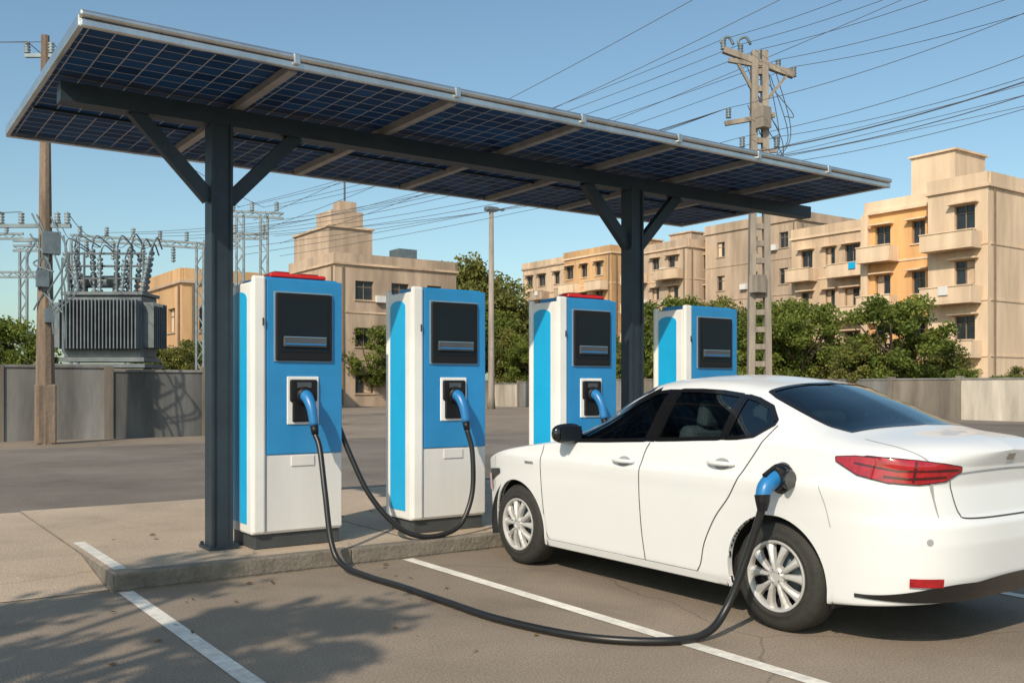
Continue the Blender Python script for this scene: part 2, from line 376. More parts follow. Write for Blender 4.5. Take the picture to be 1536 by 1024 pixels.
def cable(name,pts,r=0.025,parent=None):
    bm=bmesh.new(); tube(bm,catmull(pts,12),r,12); return finish(bm,name,M['rubber'],parent,smooth=True)
cable('charging_cable',[q1,(3.14,7.14,0.93),(3.13,7.02,0.6),(3.13,6.90,0.22),(3.16,6.76,0.07),(3.21,6.4,0.029),(3.24,5.98,0.028),(3.25,5.35,0.028),(3.27,4.78,0.028),(3.43,4.18,0.028),(3.73,3.86,0.028),(4.0,3.80,0.045),(4.16,3.79,0.17),(4.24,3.73,0.42),(4.275,3.67,0.64),(4.285,3.635,0.76)],0.023)
cable('charging_cable',[q2,(4.60,7.17,0.85),(4.58,7.14,0.5),(4.46,7.12,0.25),(4.28,7.11,0.165),(4.05,7.12,0.162),(3.85,7.18,0.26),(3.66,7.3,0.52),(3.54,7.42,0.85),(3.47,7.52,1.12)],0.023)
cable('charging_cable',[q3,(6.2,7.16,0.8),(6.22,7.13,0.4),(6.3,7.15,0.18),(6.5,7.3,0.158),(6.52,7.5,0.158)],0.023)
cable('charging_cable',[q4,(7.95,7.16,0.8),(7.97,7.13,0.4),(8.1,7.15,0.18),(8.2,7.3,0.158),(8.3,7.36,0.158)],0.023)

# ------------------------------------------------------------ car
CX=5.33; CY=2.74; L=4.48
car=empty('parked_car',(CX,CY+L/2,0))
zt=spl([0,0.06,0.18,0.5,0.85,1.2,1.6,1.95,2.3,2.6,3.3,3.7,4.1,4.32,4.48],[1.09,1.13,1.155,1.18,1.335,1.465,1.51,1.52,1.495,1.40,1.03,0.965,0.88,0.80,0.70])
zbelt=spl([0,0.3,0.6,1.1,2.0,3.0,3.4,3.8,4.2,4.48],[0.98,1.05,1.085,1.10,1.055,0.995,0.965,0.905,0.80,0.66])
zsill=spl([0,0.4,0.9,3.6,4.48],[0.30,0.25,0.20,0.20,0.23])
def wplan(s):
    if s<0.8: t=(0.8-s)/0.8; n=3.6
    elif s>3.2: t=(s-3.2)/(L-3.2); n=2.8
    else: return 0.885
    t=min(t,1.0); return 0.885*max(1-t**n,0)**(1/n)
SZ=[0.20,0.26,0.34,0.46,0.60,0.70,0.77,0.83,0.88,0.92,1.0,1.1]
SW=[0.925,0.950,0.960,0.972,0.984,0.992,0.996,1.002,1.003,0.984,0.965,0.945]
_SZ=np.linspace(0.2,1.1,200); _SWs=np.interp(_SZ,SZ,SW); _k=np.exp(-np.linspace(-2,2,9)**2); _k/=_k.sum()
_SWs=np.convolve(np.pad(_SWs,4,mode='edge'),_k,'valid')
_sp=lambda z: float(np.interp(z,_SZ,_SWs))
RZ=[0.2,0.32,0.42,0.60,0.70,0.74,0.90,1.0,1.08,1.14,1.2,1.5]
RS=[0.10,0.03,0.0,-0.01,0.0,0.045,0.075,0.06,0.02,0.0,0.0,0.0]
NB,NS,NT=5,56,60
def section(s):
    w=wplan(s); zs=zsill(s); zb=zbelt(s); T=zt(s); H=max(T-zb,0.02)
    pts=[(w*0.9*i/NB,zs-0.005) for i in range(NB)]
    for i in range(NS+1):
        u=i/NS; z=zs+(zb-zs)*u; pts.append((w*_sp(z),z))
    wb=pts[-1][0]; c=min(0.075,0.45*H); k=w/0.885
    wr=max(wb-(0.40*H+0.07)*k,0)
    ctrl=[(wb,zb),(wb-0.012*k,zb+0.02*min(1,H/0.2)),(wr,T-c),(wr*0.62,T-c*0.22),(0,T)]
    for it in range(3):
        n=[ctrl[0]]
        for a,b in zip(ctrl[:-1],ctrl[1:]):
            n.append((a[0]*.75+b[0]*.25,a[1]*.75+b[1]*.25)); n.append((a[0]*.25+b[0]*.75,a[1]*.25+b[1]*.75))
        n.append(ctrl[-1]); ctrl=n
    C=np.array(ctrl); dl=np.r_[0,np.cumsum(np.hypot(*(C[1:]-C[:-1]).T))]
    if dl[-1]<1e-6: dl=np.linspace(0,1,len(dl))
    q=np.linspace(0,dl[-1],NT+1)[1:]
    up=list(zip(np.interp(q,dl,C[:,0]),np.interp(q,dl,C[:,1])))
    return pts,up
def deform(q,s,z,upf):
    s2=s
    if s<0.75: s2+=float(np.interp(z,RZ,RS))*(1-s/0.75)**1.5
    fh=sm(s,2.15,2.9)*(1-sm(s,3.1,4.1)); s2-=0.17*(q/0.62)**2*fh*upf
    fr=sm(s,0.25,0.8)*(1-sm(s,1.0,1.7)); s2+=0.10*(q/0.62)**2*fr*upf
    return s2
NSt=400
rows=[]
for i in range(NSt+1):
    s=L*(1-math.cos(math.pi*i/NSt))/2
    lo,up=section(s)
    half=[]
    for (q,z) in lo: half.append((q,z,0.0))
    for k,(q,z) in enumerate(up): half.append((q,z,min(1.0,(k+1)/18)))
    row=[]
    for (q,z,uf) in half: row.append((-q,deform(q,s,z,uf),z))
    rgt=[(-a,b,c) for (a,b,c) in row[1:-1]][::-1]
    rows.append(row+rgt)
nr=len(rows[0])
V=[(CX+a,CY+b,c) for r in rows for (a,b,c) in r]
F=[]
for i in range(NSt):
    for k in range(nr):
        k2=(k+1)%nr
        F.append((i*nr+k,i*nr+k2,(i+1)*nr+k2,(i+1)*nr+k))
bvh=BVHTree.FromPolygons([Vector(v) for v in V],F)
Va=np.array(V)
glass_side=[
 ([2.085,2.2,2.5,2.88],[1.068,1.062,1.045,1.028],[1.40,1.388,1.235,1.036]),
 ([1.42,1.6,1.8,1.985],[1.108,1.098,1.085,1.075],[1.375,1.395,1.404,1.404]),
 ([1.06,1.16,1.28,1.375],[1.205,1.135,1.118,1.112],[1.225,1.305,1.35,1.37]),
]
def inside_side(s,z,grow=0.0):
    for a,lo,up in glass_side:
        if a[0]-grow<=s<=a[-1]+grow:
            if np.interp(s,a,lo)-grow<=z<=np.interp(s,a,up)+grow: return True
    return False
rear_g=([0.56,0.7,0.9,1.12,1.2],[0.60,0.61,0.595,0.565,0.54])
def rg(q,s,grow=0): 
    ss=s-0.07*(q/0.6)**2
    return rear_g[0][0]-grow<=ss<=rear_g[0][-1]+grow and abs(q)<=np.interp(ss,*rear_g)+grow
front_g=([2.42,2.7,3.0,3.22],[0.56,0.60,0.64,0.66])
def fg(q,s,grow=0):
    ss=s+0.14*(q/0.6)**2
    return front_g[0][0]-grow<=ss<=front_g[0][-1]+grow and abs(q)<=np.interp(ss,*front_g)+grow
WS=[(0.97),(3.57)]; WR=0.325; AR=0.368
FA=np.array(F); cen=Va[FA].mean(axis=1)
keepF=[];matI=[]
for j,c in enumerate(cen):
    q=c[0]-CX; s=c[1]-CY; z=c[2]; k=j%nr
    bottom=(k<NB or k>=nr-NB)
    if abs(q)>0.45 and z>1.0 and inside_side(s,z): continue
    if z>1.1 and (rg(q,s) ): continue
    if z>1.0 and fg(q,s): continue
    cut=False
    for ws in WS:
        if abs(q)>0.5 and (s-ws)**2+(z-WR)**2<(AR-0.006)**2: cut=True
    if cut: continue
    keepF.append(F[j]); matI.append(2 if bottom else 0)
me=bpy.data.meshes.new('body_shell'); me.from_pydata(V,[],keepF)
bm=bmesh.new(); bm.from_mesh(me); bm.faces.ensure_lookup_table()
for f,mi in zip(bm.faces,matI): f.material_index=mi; f.smooth=True
bmesh.ops.remove_doubles(bm,verts=bm.verts,dist=0.0004)
bmesh.ops.recalc_face_normals(bm,faces=bm.faces)
bm.to_mesh(me); bm.free()
for m in ('carwhite','cardark','cardark'): me.materials.append(M[m])
body=bpy.data.objects.new('body_shell',me); scene.collection.objects.link(body); adopt(body,car)
up=[p for p in me.polygons if p.center.z>1.48]
if up and sum(p.normal.z for p in up)<0: me.flip_normals()
sol=body.modifiers.new('thick','SOLIDIFY'); sol.thickness=0.018; sol.offset=-1; sol.material_offset=1; sol.material_offset_rim=1

DIRS={'side':(Vector((1,0,0)),lambda a,b:Vector((CX-3,CY+a,b))),
      'sideR':(Vector((-1,0,0)),lambda a,b:Vector((CX+3,CY+a,b))),
      'top':(Vector((0,0,-1)),lambda a,b:Vector((CX+b,CY+a,4))),
      'rear':(Vector((0,1,0)),lambda a,b:Vector((CX+a,CY-3,b))),
      'front':(Vector((0,-1,0)),lambda a,b:Vector((CX+a,CY+L+3,b)))}
cdir=Vector((0.70,0.714,0)).normalized()
def corner_o(a,b):
    side=Vector((0.714,-0.70,0)); return Vector((CX-0.80,CY+0.12,0))+side*a+Vector((0,0,b))-cdir*3
DIRS['corner']=(cdir,corner_o)
def cast(mode,a,b,off):
    d,o=DIRS[mode]; h=bvh.ray_cast(o(a,b),d)
    if h[0] is None: return None
    n=h[1]
    if n.dot(d)>0: n=-n
    return h[0]+n*off
def patch(name,mode,grid,off,m):
    bm=bmesh.new(); R=[]
    for row in grid:
        R.append([ (lambda p: bm.verts.new(p) if p is not None else None)(cast(mode,a,b,off)) for a,b in row])
    for i in range(len(R)-1):
        for k in range(len(R[i])-1):
            q=(R[i][k],R[i][k+1],R[i+1][k+1],R[i+1][k])
            if None in q: continue
            if max((q[0].co-q[2].co).length,(q[1].co-q[3].co).length)>0.25: continue
            bm.faces.new(q)
    d=DIRS[mode][0]
    bm.normal_update()
    if sum(f.normal.dot(d) for f in bm.faces)>0: bmesh.ops.reverse_faces(bm,faces=bm.faces)
    return finish(bm,name,m,car,smooth=True,recalc=False)
def colgrid(a,lo,up,nc,nrw):
    ss=np.linspace(a[0],a[-1],nc)
    return [[(s,np.interp(s,a,lo)+(np.interp(s,a,up)-np.interp(s,a,lo))*t) for t in np.linspace(0,1,nrw)] for s in ss]
def resample(pts,step):
    P=np.array(pts,float); d=np.r_[0,np.cumsum(np.hypot(*(P[1:]-P[:-1]).T))]
    n=max(2,int(d[-1]/step)+1); q=np.linspace(0,d[-1],n)
    q=np.unique(np.r_[q,d])
    return np.c_[np.interp(q,d,P[:,0]),np.interp(q,d,P[:,1])]
def strip(name,mode,pts,w,off,m,closed=False,step=0.02):
    P=resample(pts,step); n=len(P); g=[]
    for i in range(n):
        if closed: t=P[(i+1)%(n-1)]-P[(i-1)%(n-1)]
        else: t=P[min(i+1,n-1)]-P[max(i-1,0)]
        l=np.hypot(*t); nn=np.array([-t[1],t[0]])/max(l,1e-9)
        g.append([tuple(P[i]+nn*w*k) for k in (-0.5,-0.17,0.17,0.5)])
    return patch(name,mode,g,off,m)
def smoothpoly(pts,n=6):
    c=catmull([(a,b,0) for a,b in pts],n); return [(v.x,v.y) for v in c]
for sd in ('side','sideR'):
    for a,lo,up in glass_side:
        patch('side_window',sd,colgrid(a,lo,up,26,14),-0.002,M['glass'])
        ring=[(x,y) for x,y in zip(a,lo)]+[(x,y) for x,y in zip(a[::-1],up[::-1])]+[(a[0],lo[0])]
        strip('window_trim',sd,ring,0.026,0.0035,M['trim'],closed=True)
    strip('pillar_b',sd,[(2.035,1.06),(2.035,1.41)],0.09,0.005,M['trim'])
    strip('pillar_divider',sd,[(1.397,1.10),(1.397,1.38)],0.03,0.005,M['trim'])
    strip('pillar_a',sd,[(2.97,1.02),(2.55,1.235),(2.2,1.41)],0.035,0.004,M['trim'])
    sm_=0.008
    strip('door_seam',sd,smoothpoly([(3.20,0.98),(3.215,0.8),(3.21,0.55),(3.19,0.33),(3.16,0.255)]),sm_,0.002,M['seam'])
    strip('door_seam',sd,smoothpoly([(2.03,1.055),(2.07,0.98),(2.10,0.8),(2.10,0.5),(2.08,0.255)]),sm_,0.002,M['seam'])
    strip('door_seam',sd,smoothpoly([(1.03,1.2),(1.08,1.1),(1.19,0.93),(1.30,0.76),(1.42,0.62),(1.52,0.45),(1.56,0.32),(1.60,0.255)]),sm_,0.002,M['seam'])
    strip('door_seam',sd,[(1.60,0.255),(3.16,0.255)],sm_,0.002,M['seam'])
    strip('bumper_seam',sd,smoothpoly([(0.64,0.88),(0.60,0.78),(0.57,0.66)]),0.005,0.002,M['softseam'])
    strip('fender_seam',sd,smoothpoly([(3.93,0.85),(3.98,0.7),(3.97,0.6)]),0.006,0.002,M['softseam'])
    strip('sill_moulding',sd,[(1.42,0.235),(3.15,0.235)],0.05,0.010,M['carwhite'])
    for ws in WS:
        arc=[(ws+(AR+0.008)*math.cos(t),WR+(AR+0.008)*math.sin(t)) for t in np.linspace(math.radians(-18),math.radians(198),60)]
        strip('arch_lip',sd,arc,0.030,0.006,M['carwhite'])
        bm=bmesh.new(); prev=None; sg=1 if sd=='side' else -1
        for t in np.linspace(math.radians(-18),math.radians(198),60):
            p=cast(sd,ws+(AR-0.006)*math.cos(t),WR+(AR-0.006)*math.sin(t),0.006)
            if p is None: prev=None; continue
            a=bm.verts.new(p); b=bm.verts.new(p+Vector((sg*0.04,0,0)))
            if prev: bm.faces.new((prev[0],a,b,prev[1]))
            prev=(a,b)
        finish(bm,'arch_flange',M['carwhite'],car,smooth=True)
for ws in WS:
    for sg in (-1,1):
        bm=bmesh.new(); lathe(bm,(CX+sg*0.835,CY+ws,WR),(-sg,0,0),[(0.0,0.395),(0.42,0.395),(0.42,0.0)],40)
        bmesh.ops.delete(bm,geom=[v for v in bm.verts if v.co.z<0.19],context='VERTS')
        finish(bm,'wheel_well',M['cardark'],car,smooth=True)
def plangrid(G,curv,nc,nrw):
    out=[]
    for s in np.linspace(G[0][0],G[0][-1],nc):
        hw=np.interp(s,*G); out.append([(s+curv*((q*hw)/0.6)**2,q*hw) for q in np.linspace(-1,1,nrw)])
    return out
g=plangrid(rear_g,0.07,24,40); patch('rear_window','top',g,-0.002,M['rearglass'])
ring=[r[0] for r in g]+g[-1]+[r[-1] for r in g[::-1]]+g[0][::-1]
strip('rear_window_trim','top',ring,0.034,0.003,M['trim'],closed=True)
g=plangrid(front_g,-0.14,24,40); patch('windshield','top',g,-0.002,M['glass'])
ring=[r[0] for r in g]+g[-1]+[r[-1] for r in g[::-1]]+g[0][::-1]
strip('windshield_trim','top',ring,0.04,0.003,M['trim'],closed=True)
def mirror_obj(o,name):
    me=o.data.copy(); 
    for v in me.vertices: v.co.x=2*CX-v.co.x
    me.flip_normals(); n=bpy.data.objects.new(name,me); scene.collection.objects.link(n); adopt(n,car)
TLa=[-0.33,-0.24,-0.10,0.05,0.20,0.29]
TLl=[1.025,0.960,0.925,0.918,0.935,0.985]
TLu=[1.045,1.055,1.045,1.035,1.020,1.005]
o=patch('tail_light','corner',colgrid(TLa,TLl,TLu,50,10),0.012,M['tail']); mirror_obj(o,'tail_light')
ring=list(zip(TLa,TLl))+list(zip(TLa[::-1],TLu[::-1]))+[(TLa[0],TLl[0])]
o=strip('tail_light_rim','corner',ring,0.012,0.010,M['taildark'],closed=True); mirror_obj(o,'tail_light_rim')
o=strip('tail_light_bar','corner',[(-0.25,1.02),(-0.05,0.985),(0.27,0.99)],0.010,0.016,M['taildark']); mirror_obj(o,'tail_light_bar')
o=strip('tail_light_bar','corner',[(-0.12,0.955),(0.0,0.945),(0.20,0.955)],0.012,0.016,M['taildark']); mirror_obj(o,'tail_light_bar')
o=strip('tail_light_bar','corner',[(0.02,0.925),(0.04,1.03)],0.012,0.016,M['taildark']); mirror_obj(o,'tail_light_bar')
strip('boot_seam','rear',smoothpoly([(-0.50,0.93),(-0.485,0.82),(-0.46,0.755),(-0.40,0.73),(0,0.725),(0.40,0.73),(0.46,0.755),(0.485,0.82),(0.50,0.93)]),0.007,0.003,M['seam'])
strip('boot_crease','rear',smoothpoly([(-0.48,0.965),(-0.3,0.975),(0,0.98),(0.3,0.975),(0.48,0.965)]),0.008,0.004,M['softseam'])
o=strip('boot_side_seam','top',smoothpoly([(0.50,-0.66),(0.35,-0.675),(0.2,-0.66),(0.10,-0.60)]),0.006,0.002,M['softseam']); mirror_obj(o,'boot_side_seam')
patch('badge','rear',[[(a,b) for b in np.linspace(1.03,1.065,3)] for a in np.linspace(-0.04,0.04,5)],0.006,M['chrome'])
patch('rear_valance','rear',[[(a,0.305+(0.42-0.07*abs(a/0.7)**2-0.305)*t) for t in np.linspace(0,1,6)] for a in np.linspace(-0.70,0.70,60)],0.010,M['trim'])
o=patch('rear_reflector','corner',[[(a,b) for b in np.linspace(0.385,0.43,4)] for a in np.linspace(0.0,0.17,16)],0.014,M['tail']); mirror_obj(o,'rear_reflector')
o=patch('side_valance','corner',[[(a,0.30+t*(0.02+0.08*sm(a,-0.25,0.3))) for t in (0,0.33,0.66,1)] for a in np.linspace(-0.25,0.4,30)],0.010,M['trim']); mirror_obj(o,'side_valance')
el=[[(0.10+0.018*r*math.cos(t),0.62+0.018*r*math.sin(t)) for r in (0.02,0.6,1.0)] for t in np.linspace(0,2*math.pi,17)]
o=patch('parking_sensor','corner',el,0.003,M['softseam']); mirror_obj(o,'parking_sensor')
DIRS['fcorner']=(Vector((0.7,-0.714,0)).normalized(),lambda a,b: Vector((CX-0.70,CY+L-0.35,0))+Vector((0.714,0.70,0))*a+Vector((0,0,b))-Vector((0.7,-0.714,0)).normalized()*3)
o=patch('head_light','fcorner',colgrid([-0.30,-0.1,0.2],[0.72,0.64,0.60],[0.76,0.74,0.70],20,6),0.008,M['screen']); mirror_obj(o,'head_light')
o=patch('indicator','fcorner',[[(a,b) for b in np.linspace(0.56,0.70,5)] for a in np.linspace(-0.12,-0.02,6)],0.012,M['tail']); mirror_obj(o,'indicator')
patch('grille','front',[[(a,b) for b in np.linspace(0.32,0.52,6)] for a in np.linspace(-0.5,0.5,30)],0.008,M['trim'])
for sg,sd in ((-1,'side'),(1,'sideR')):
    for hs,hz in ((2.26,0.915),(1.37,0.955)):
        p=cast(sd,hs,hz,0.0)
        el=[[(hs+0.065*r*math.cos(t),hz+0.036*r*math.sin(t)) for r in (0.02,0.5,1.0)] for t in np.linspace(0,2*math.pi,25)]
        patch('handle_recess',sd,el,0.002,M['softseam'])
        bm=bmesh.new(); cp=[p+Vector((sg*(0.006+0.026*math.sin(math.pi*t)**0.5),-0.11+0.22*t,0.004)) for t in np.linspace(0,1,13)]
        tube(bm,cp,[0.010+0.006*math.sin(math.pi*t) for t in np.linspace(0,1,13)],10)
        finish(bm,'door_handle',M['carwhite'],car,smooth=True)
    p=cast(sd,3.36,0.84,0.0)
    box('fender_badge',p+Vector((sg*0.004,0,0)),(0.010,0.11,0.018),M['chrome'],car,bevel=0.004)
    mb=Vector((CX+sg*0.91,CY+2.84,1.085))
    bm=bmesh.new(); r=bmesh.ops.create_uvsphere(bm,u_segments=24,v_segments=16,radius=1.0)
    for v in bm.verts:
        x,y,z=v.co; y2=y if y>0 else y*0.45
        f=lambda a:math.copysign(abs(a)**0.75,a)
        v.co=Vector((f(x)*0.135,y2*0.085,f(z)*0.075))
    bmesh.ops.translate(bm,vec=mb,verts=bm.verts)
    beam(bm,mb+Vector((0,0.01,-0.035)),Vector((CX+sg*0.78,CY+2.87,1.02)),0.07,0.04)
    finish(bm,'wing_mirror',M['trim'],car,smooth=True)
    bm=bmesh.new(); bm_box(bm,mb+Vector((0,-0.042,0.0)),(0.19,0.006,0.11),bevel=0.002); finish(bm,'mirror_glass',M['screen'],car)
bm=bmesh.new()
bm_box(bm,(CX,CY+2.2,0.36),(1.45,2.9,0.06),bevel=0.02)
bm_box(bm,(CX,CY+3.05,0.86),(1.4,0.35,0.24),bevel=0.08,seg=3)
bm_box(bm,(CX,CY+0.75,1.02),(1.25,0.55,0.05),bevel=0.02)
bm_box(bm,(CX,CY+1.25,0.55),(1.3,0.5,0.22),bevel=0.06,seg=3)
R=Matrix.Rotation(math.radians(14),3,'X')
bm_box(bm,(CX,CY+1.02,0.86),(1.3,0.16,0.58),rot=R,bevel=0.06,seg=3)
for hx in (-0.38,0.38): bm_box(bm,(CX+hx,CY+0.96,1.21),(0.26,0.11,0.15),rot=R,bevel=0.04,seg=3)
for hx in (-0.36,0.36):
    bm_box(bm,(CX+hx,CY+2.3,0.55),(0.5,0.5,0.18),bevel=0.06,seg=3)
    bm_box(bm,(CX+hx,CY+2.02,0.86),(0.48,0.15,0.62),rot=R,bevel=0.06,seg=3)
    bm_box(bm,(CX+hx,CY+1.90,1.245),(0.27,0.11,0.19),rot=R,bevel=0.045,seg=3)
    for dx in (-0.05,0.05): bm_box(bm,(CX+hx+dx,CY+1.92,1.15),(0.012,0.012,0.1))
finish(bm,'seats_and_dashboard',M['seat'],car)
bm=bmesh.new()
cs=[Vector((CX-0.36+0.18*math.cos(t),CY+2.72+0.06*math.sin(t),0.98+0.17*math.sin(t))) for t in np.linspace(0,2*math.pi,33)]
tube(bm,cs,0.015,8,cap=False); finish(bm,'steering_wheel',M['black'],car,smooth=True)
def wheel(sx,ws):
    sg=sx; c=Vector((CX+sg*0.845,CY+ws,WR)); ax=(sg,0,0)
    w=empty('wheel',tuple(c)); w.parent=car; w.matrix_parent_inverse=Matrix.Translation(car.location).inverted()
    def fin(bm,n,m,smooth=True):
        o=finish(bm,n,m,None,smooth=smooth); o.parent=w; o.matrix_parent_inverse=Matrix.Translation(c).inverted(); return o
    bm=bmesh.new()
    lathe(bm,c,ax,[(-0.02,0.204),(0.0,0.210),(0.006,0.228),(0.006,0.236),(0.002,0.240),(0.004,0.262),(-0.002,0.285),(-0.014,0.304),(-0.03,0.316),(-0.045,0.3235),(-0.165,0.3235),(-0.18,0.316),(-0.2,0.29),(-0.205,0.23)],64)
    fin(bm,'tyre',M['tyre'])
    bm=bmesh.new()
    for a in (-0.075,-0.105,-0.135): lathe(bm,c,ax,[(a-0.004,0.3235),(a-0.004,0.3245),(a+0.004,0.3245),(a+0.004,0.3235)],64)
    fin(bm,'tyre_tread',M['tyre'])
    bm=bmesh.new()
    lathe(bm,c,ax,[(-0.004,0.208),(-0.006,0.196),(-0.03,0.190),(-0.10,0.183),(-0.11,0.0)],64)
    fin(bm,'rim_barrel',M['black'])
    bm=bmesh.new()
    lathe(bm,c,ax,[(-0.008,0.210),(0.006,0.208),(0.008,0.203),(0.004,0.193),(-0.010,0.188),(-0.03,0.186)],64)
    lathe(bm,c,ax,[(-0.03,0.066),(0.0,0.060),(0.010,0.046),(0.012,0.030),(0.004,0.028),(0.006,0.0)],32)
    A=Vector(ax)
    for k in range(5):
        for dd in (-1,1):
            th=2*math.pi*k/5+0.31; 
            def pt(r,ang,a): return c+Vector((0,math.cos(ang)*r,math.sin(ang)*r))+A*a
            secs=[(0.045,dd*0.20,0.50,0.006),(0.08,dd*0.24,0.32,0.012),(0.12,dd*0.27,0.26,0.008),(0.16,dd*0.30,0.26,0.000),(0.185,dd*0.32,0.31,-0.006),(0.197,dd*0.33,0.35,-0.006)]
            prev=None
            for (r,off,hw,a) in secs:
                h=hw*0.62
                ring=[bm.verts.new(pt(r,th+off-h,a-0.035)),bm.verts.new(pt(r,th+off-h*0.85,a-0.010)),bm.verts.new(pt(r,th+off-h*0.3,a+0.003)),bm.verts.new(pt(r,th+off+h*0.3,a+0.003)),bm.verts.new(pt(r,th+off+h*0.85,a-0.010)),bm.verts.new(pt(r,th+off+h,a-0.035))]
                if prev:
                    for i in range(5): bm.faces.new((prev[i],prev[i+1],ring[i+1],ring[i]))
                prev=ring
    fin(bm,'alloy_spokes',M['alloy'],smooth=False)
    bm=bmesh.new()
    for k in range(5):
        t=2*math.pi*k/5; lathe(bm,c+Vector((0,math.cos(t)*0.04,math.sin(t)*0.04)),ax,[(0.0,0.006),(0.012,0.006),(0.012,0.0)],8)
    lathe(bm,c,ax,[(-0.09,0.14),(-0.08,0.14),(-0.08,0.0)],32)
    fin(bm,'brake_disc_and_bolts',M['galv'])
for ws in WS:
    for sg in (-1,1): wheel(sg,ws)
el=[[(0.90+0.080*r*math.cos(t),0.905+0.090*r*math.sin(t)) for r in (0.02,0.4,0.7,1.0)] for t in np.linspace(0,2*math.pi,33)]
patch('charge_port_surround','side',el,0.006,M['trim'])
pp=cast('side',0.90,0.905,0.0)
bm=bmesh.new(); lathe(bm,pp,(-1,0,0),[(-0.01,0.088),(0.02,0.084),(0.025,0.066),(0.01,0.06),(0.01,0.0)],32); finish(bm,'charge_port_ring',M['trim'],car,smooth=True)
bm=bmesh.new(); lathe(bm,pp+Vector((-0.05,-0.088,0.0)),(0,-1,0),[(0.0,0.0),(0.0,0.055),(0.012,0.058),(0.018,0.05),(0.018,0.0)],24); finish(bm,'charge_port_flap',M['trim'],car,smooth=False)
gun=empty('charging_connector',tuple(pp))
bm=bmesh.new(); cp=catmull([pp+Vector((0.0,0,0)),pp+Vector((-0.07,0,-0.005)),pp+Vector((-0.14,0.0,-0.045)),(4.285,3.64,0.79)],8); n=len(cp)
tube(bm,cp,[0.060-0.020*i/(n-1) for i in range(n)],18); finish(bm,'connector_body',M['plugblue'],gun,smooth=True)
bm=bmesh.new(); tube(bm,[(4.287,3.64,0.82),(4.285,3.636,0.78),(4.282,3.636,0.73)],[0.046,0.041,0.028],14)
lathe(bm,pp+Vector((-0.02,0,0)),(-1,0,-0.05),[(0,0.068),(0.05,0.066),(0.055,0.05)],24)
beam(bm,pp+Vector((-0.06,0,0.064)),pp+Vector((-0.15,0.0,0.02)),0.025,0.02)
finish(bm,'connector_grip',M['black'],gun,smooth=False)

# ------------------------------------------------------------ walls
def panel_wall(name,pts,h,mats,step=2.6,th=0.2):
    e=empty(name,(pts[0][0],pts[0][1],0)); a=Vector((*pts[0],0)); b=Vector((*pts[-1],0)); d=(b-a); Ln=d.length; d.normalize()
    n=int(Ln/step); acc={}
    for i in range(n):
        m=random.choice(mats); bm=acc.setdefault(m.name,(bmesh.new(),m))[0]
        hh=h+random.choice([0,0,-0.12,0.1]); c=a+d*(i+0.5)*Ln/n
        R=Matrix.Rotation(math.atan2(d.y,d.x),3,'Z')
        bm_box(bm,(c.x,c.y,hh/2),(Ln/n-0.22,th,hh),rot=R)
        bmc=acc.setdefault('cap',(bmesh.new(),M['wall3']))[0]
        bm_box(bmc,(c.x,c.y,hh+0.035),(Ln/n-0.2,th+0.08,0.07),rot=R)
        p=a+d*i*Ln/n; bmp=acc.setdefault('piers',(bmesh.new(),M['wall2']))[0]
        bm_box(bmp,(p.x,p.y,(h+0.16)/2),(0.24,th+0.1,h+0.16),rot=R)
    for k,(bm,m) in acc.items(): finish(bm,'wall_'+('cap' if k=='cap' else 'piers' if k=='piers' else 'panels'),m,e)
panel_wall('compound_wall',[(-14,28.4),(3.2,28.4)],2.15,[M['wall1'],M['wall1'],M['wall2']])
panel_wall('compound_wall',[(3.4,28.2),(11.5,28.2)],1.85,[M['wall1'],M['wall2'],M['wall3'],M['wall3']])
panel_wall('boundary_wall',[(40,-10),(40,66)],1.75,[M['wallr'],M['wall2'],M['wall3']],step=3.2)
panel_wall('boundary_wall',[(20,66),(40,66)],1.9,[M['wall3'],M['wall2'],M['wallr']],step=2.4)

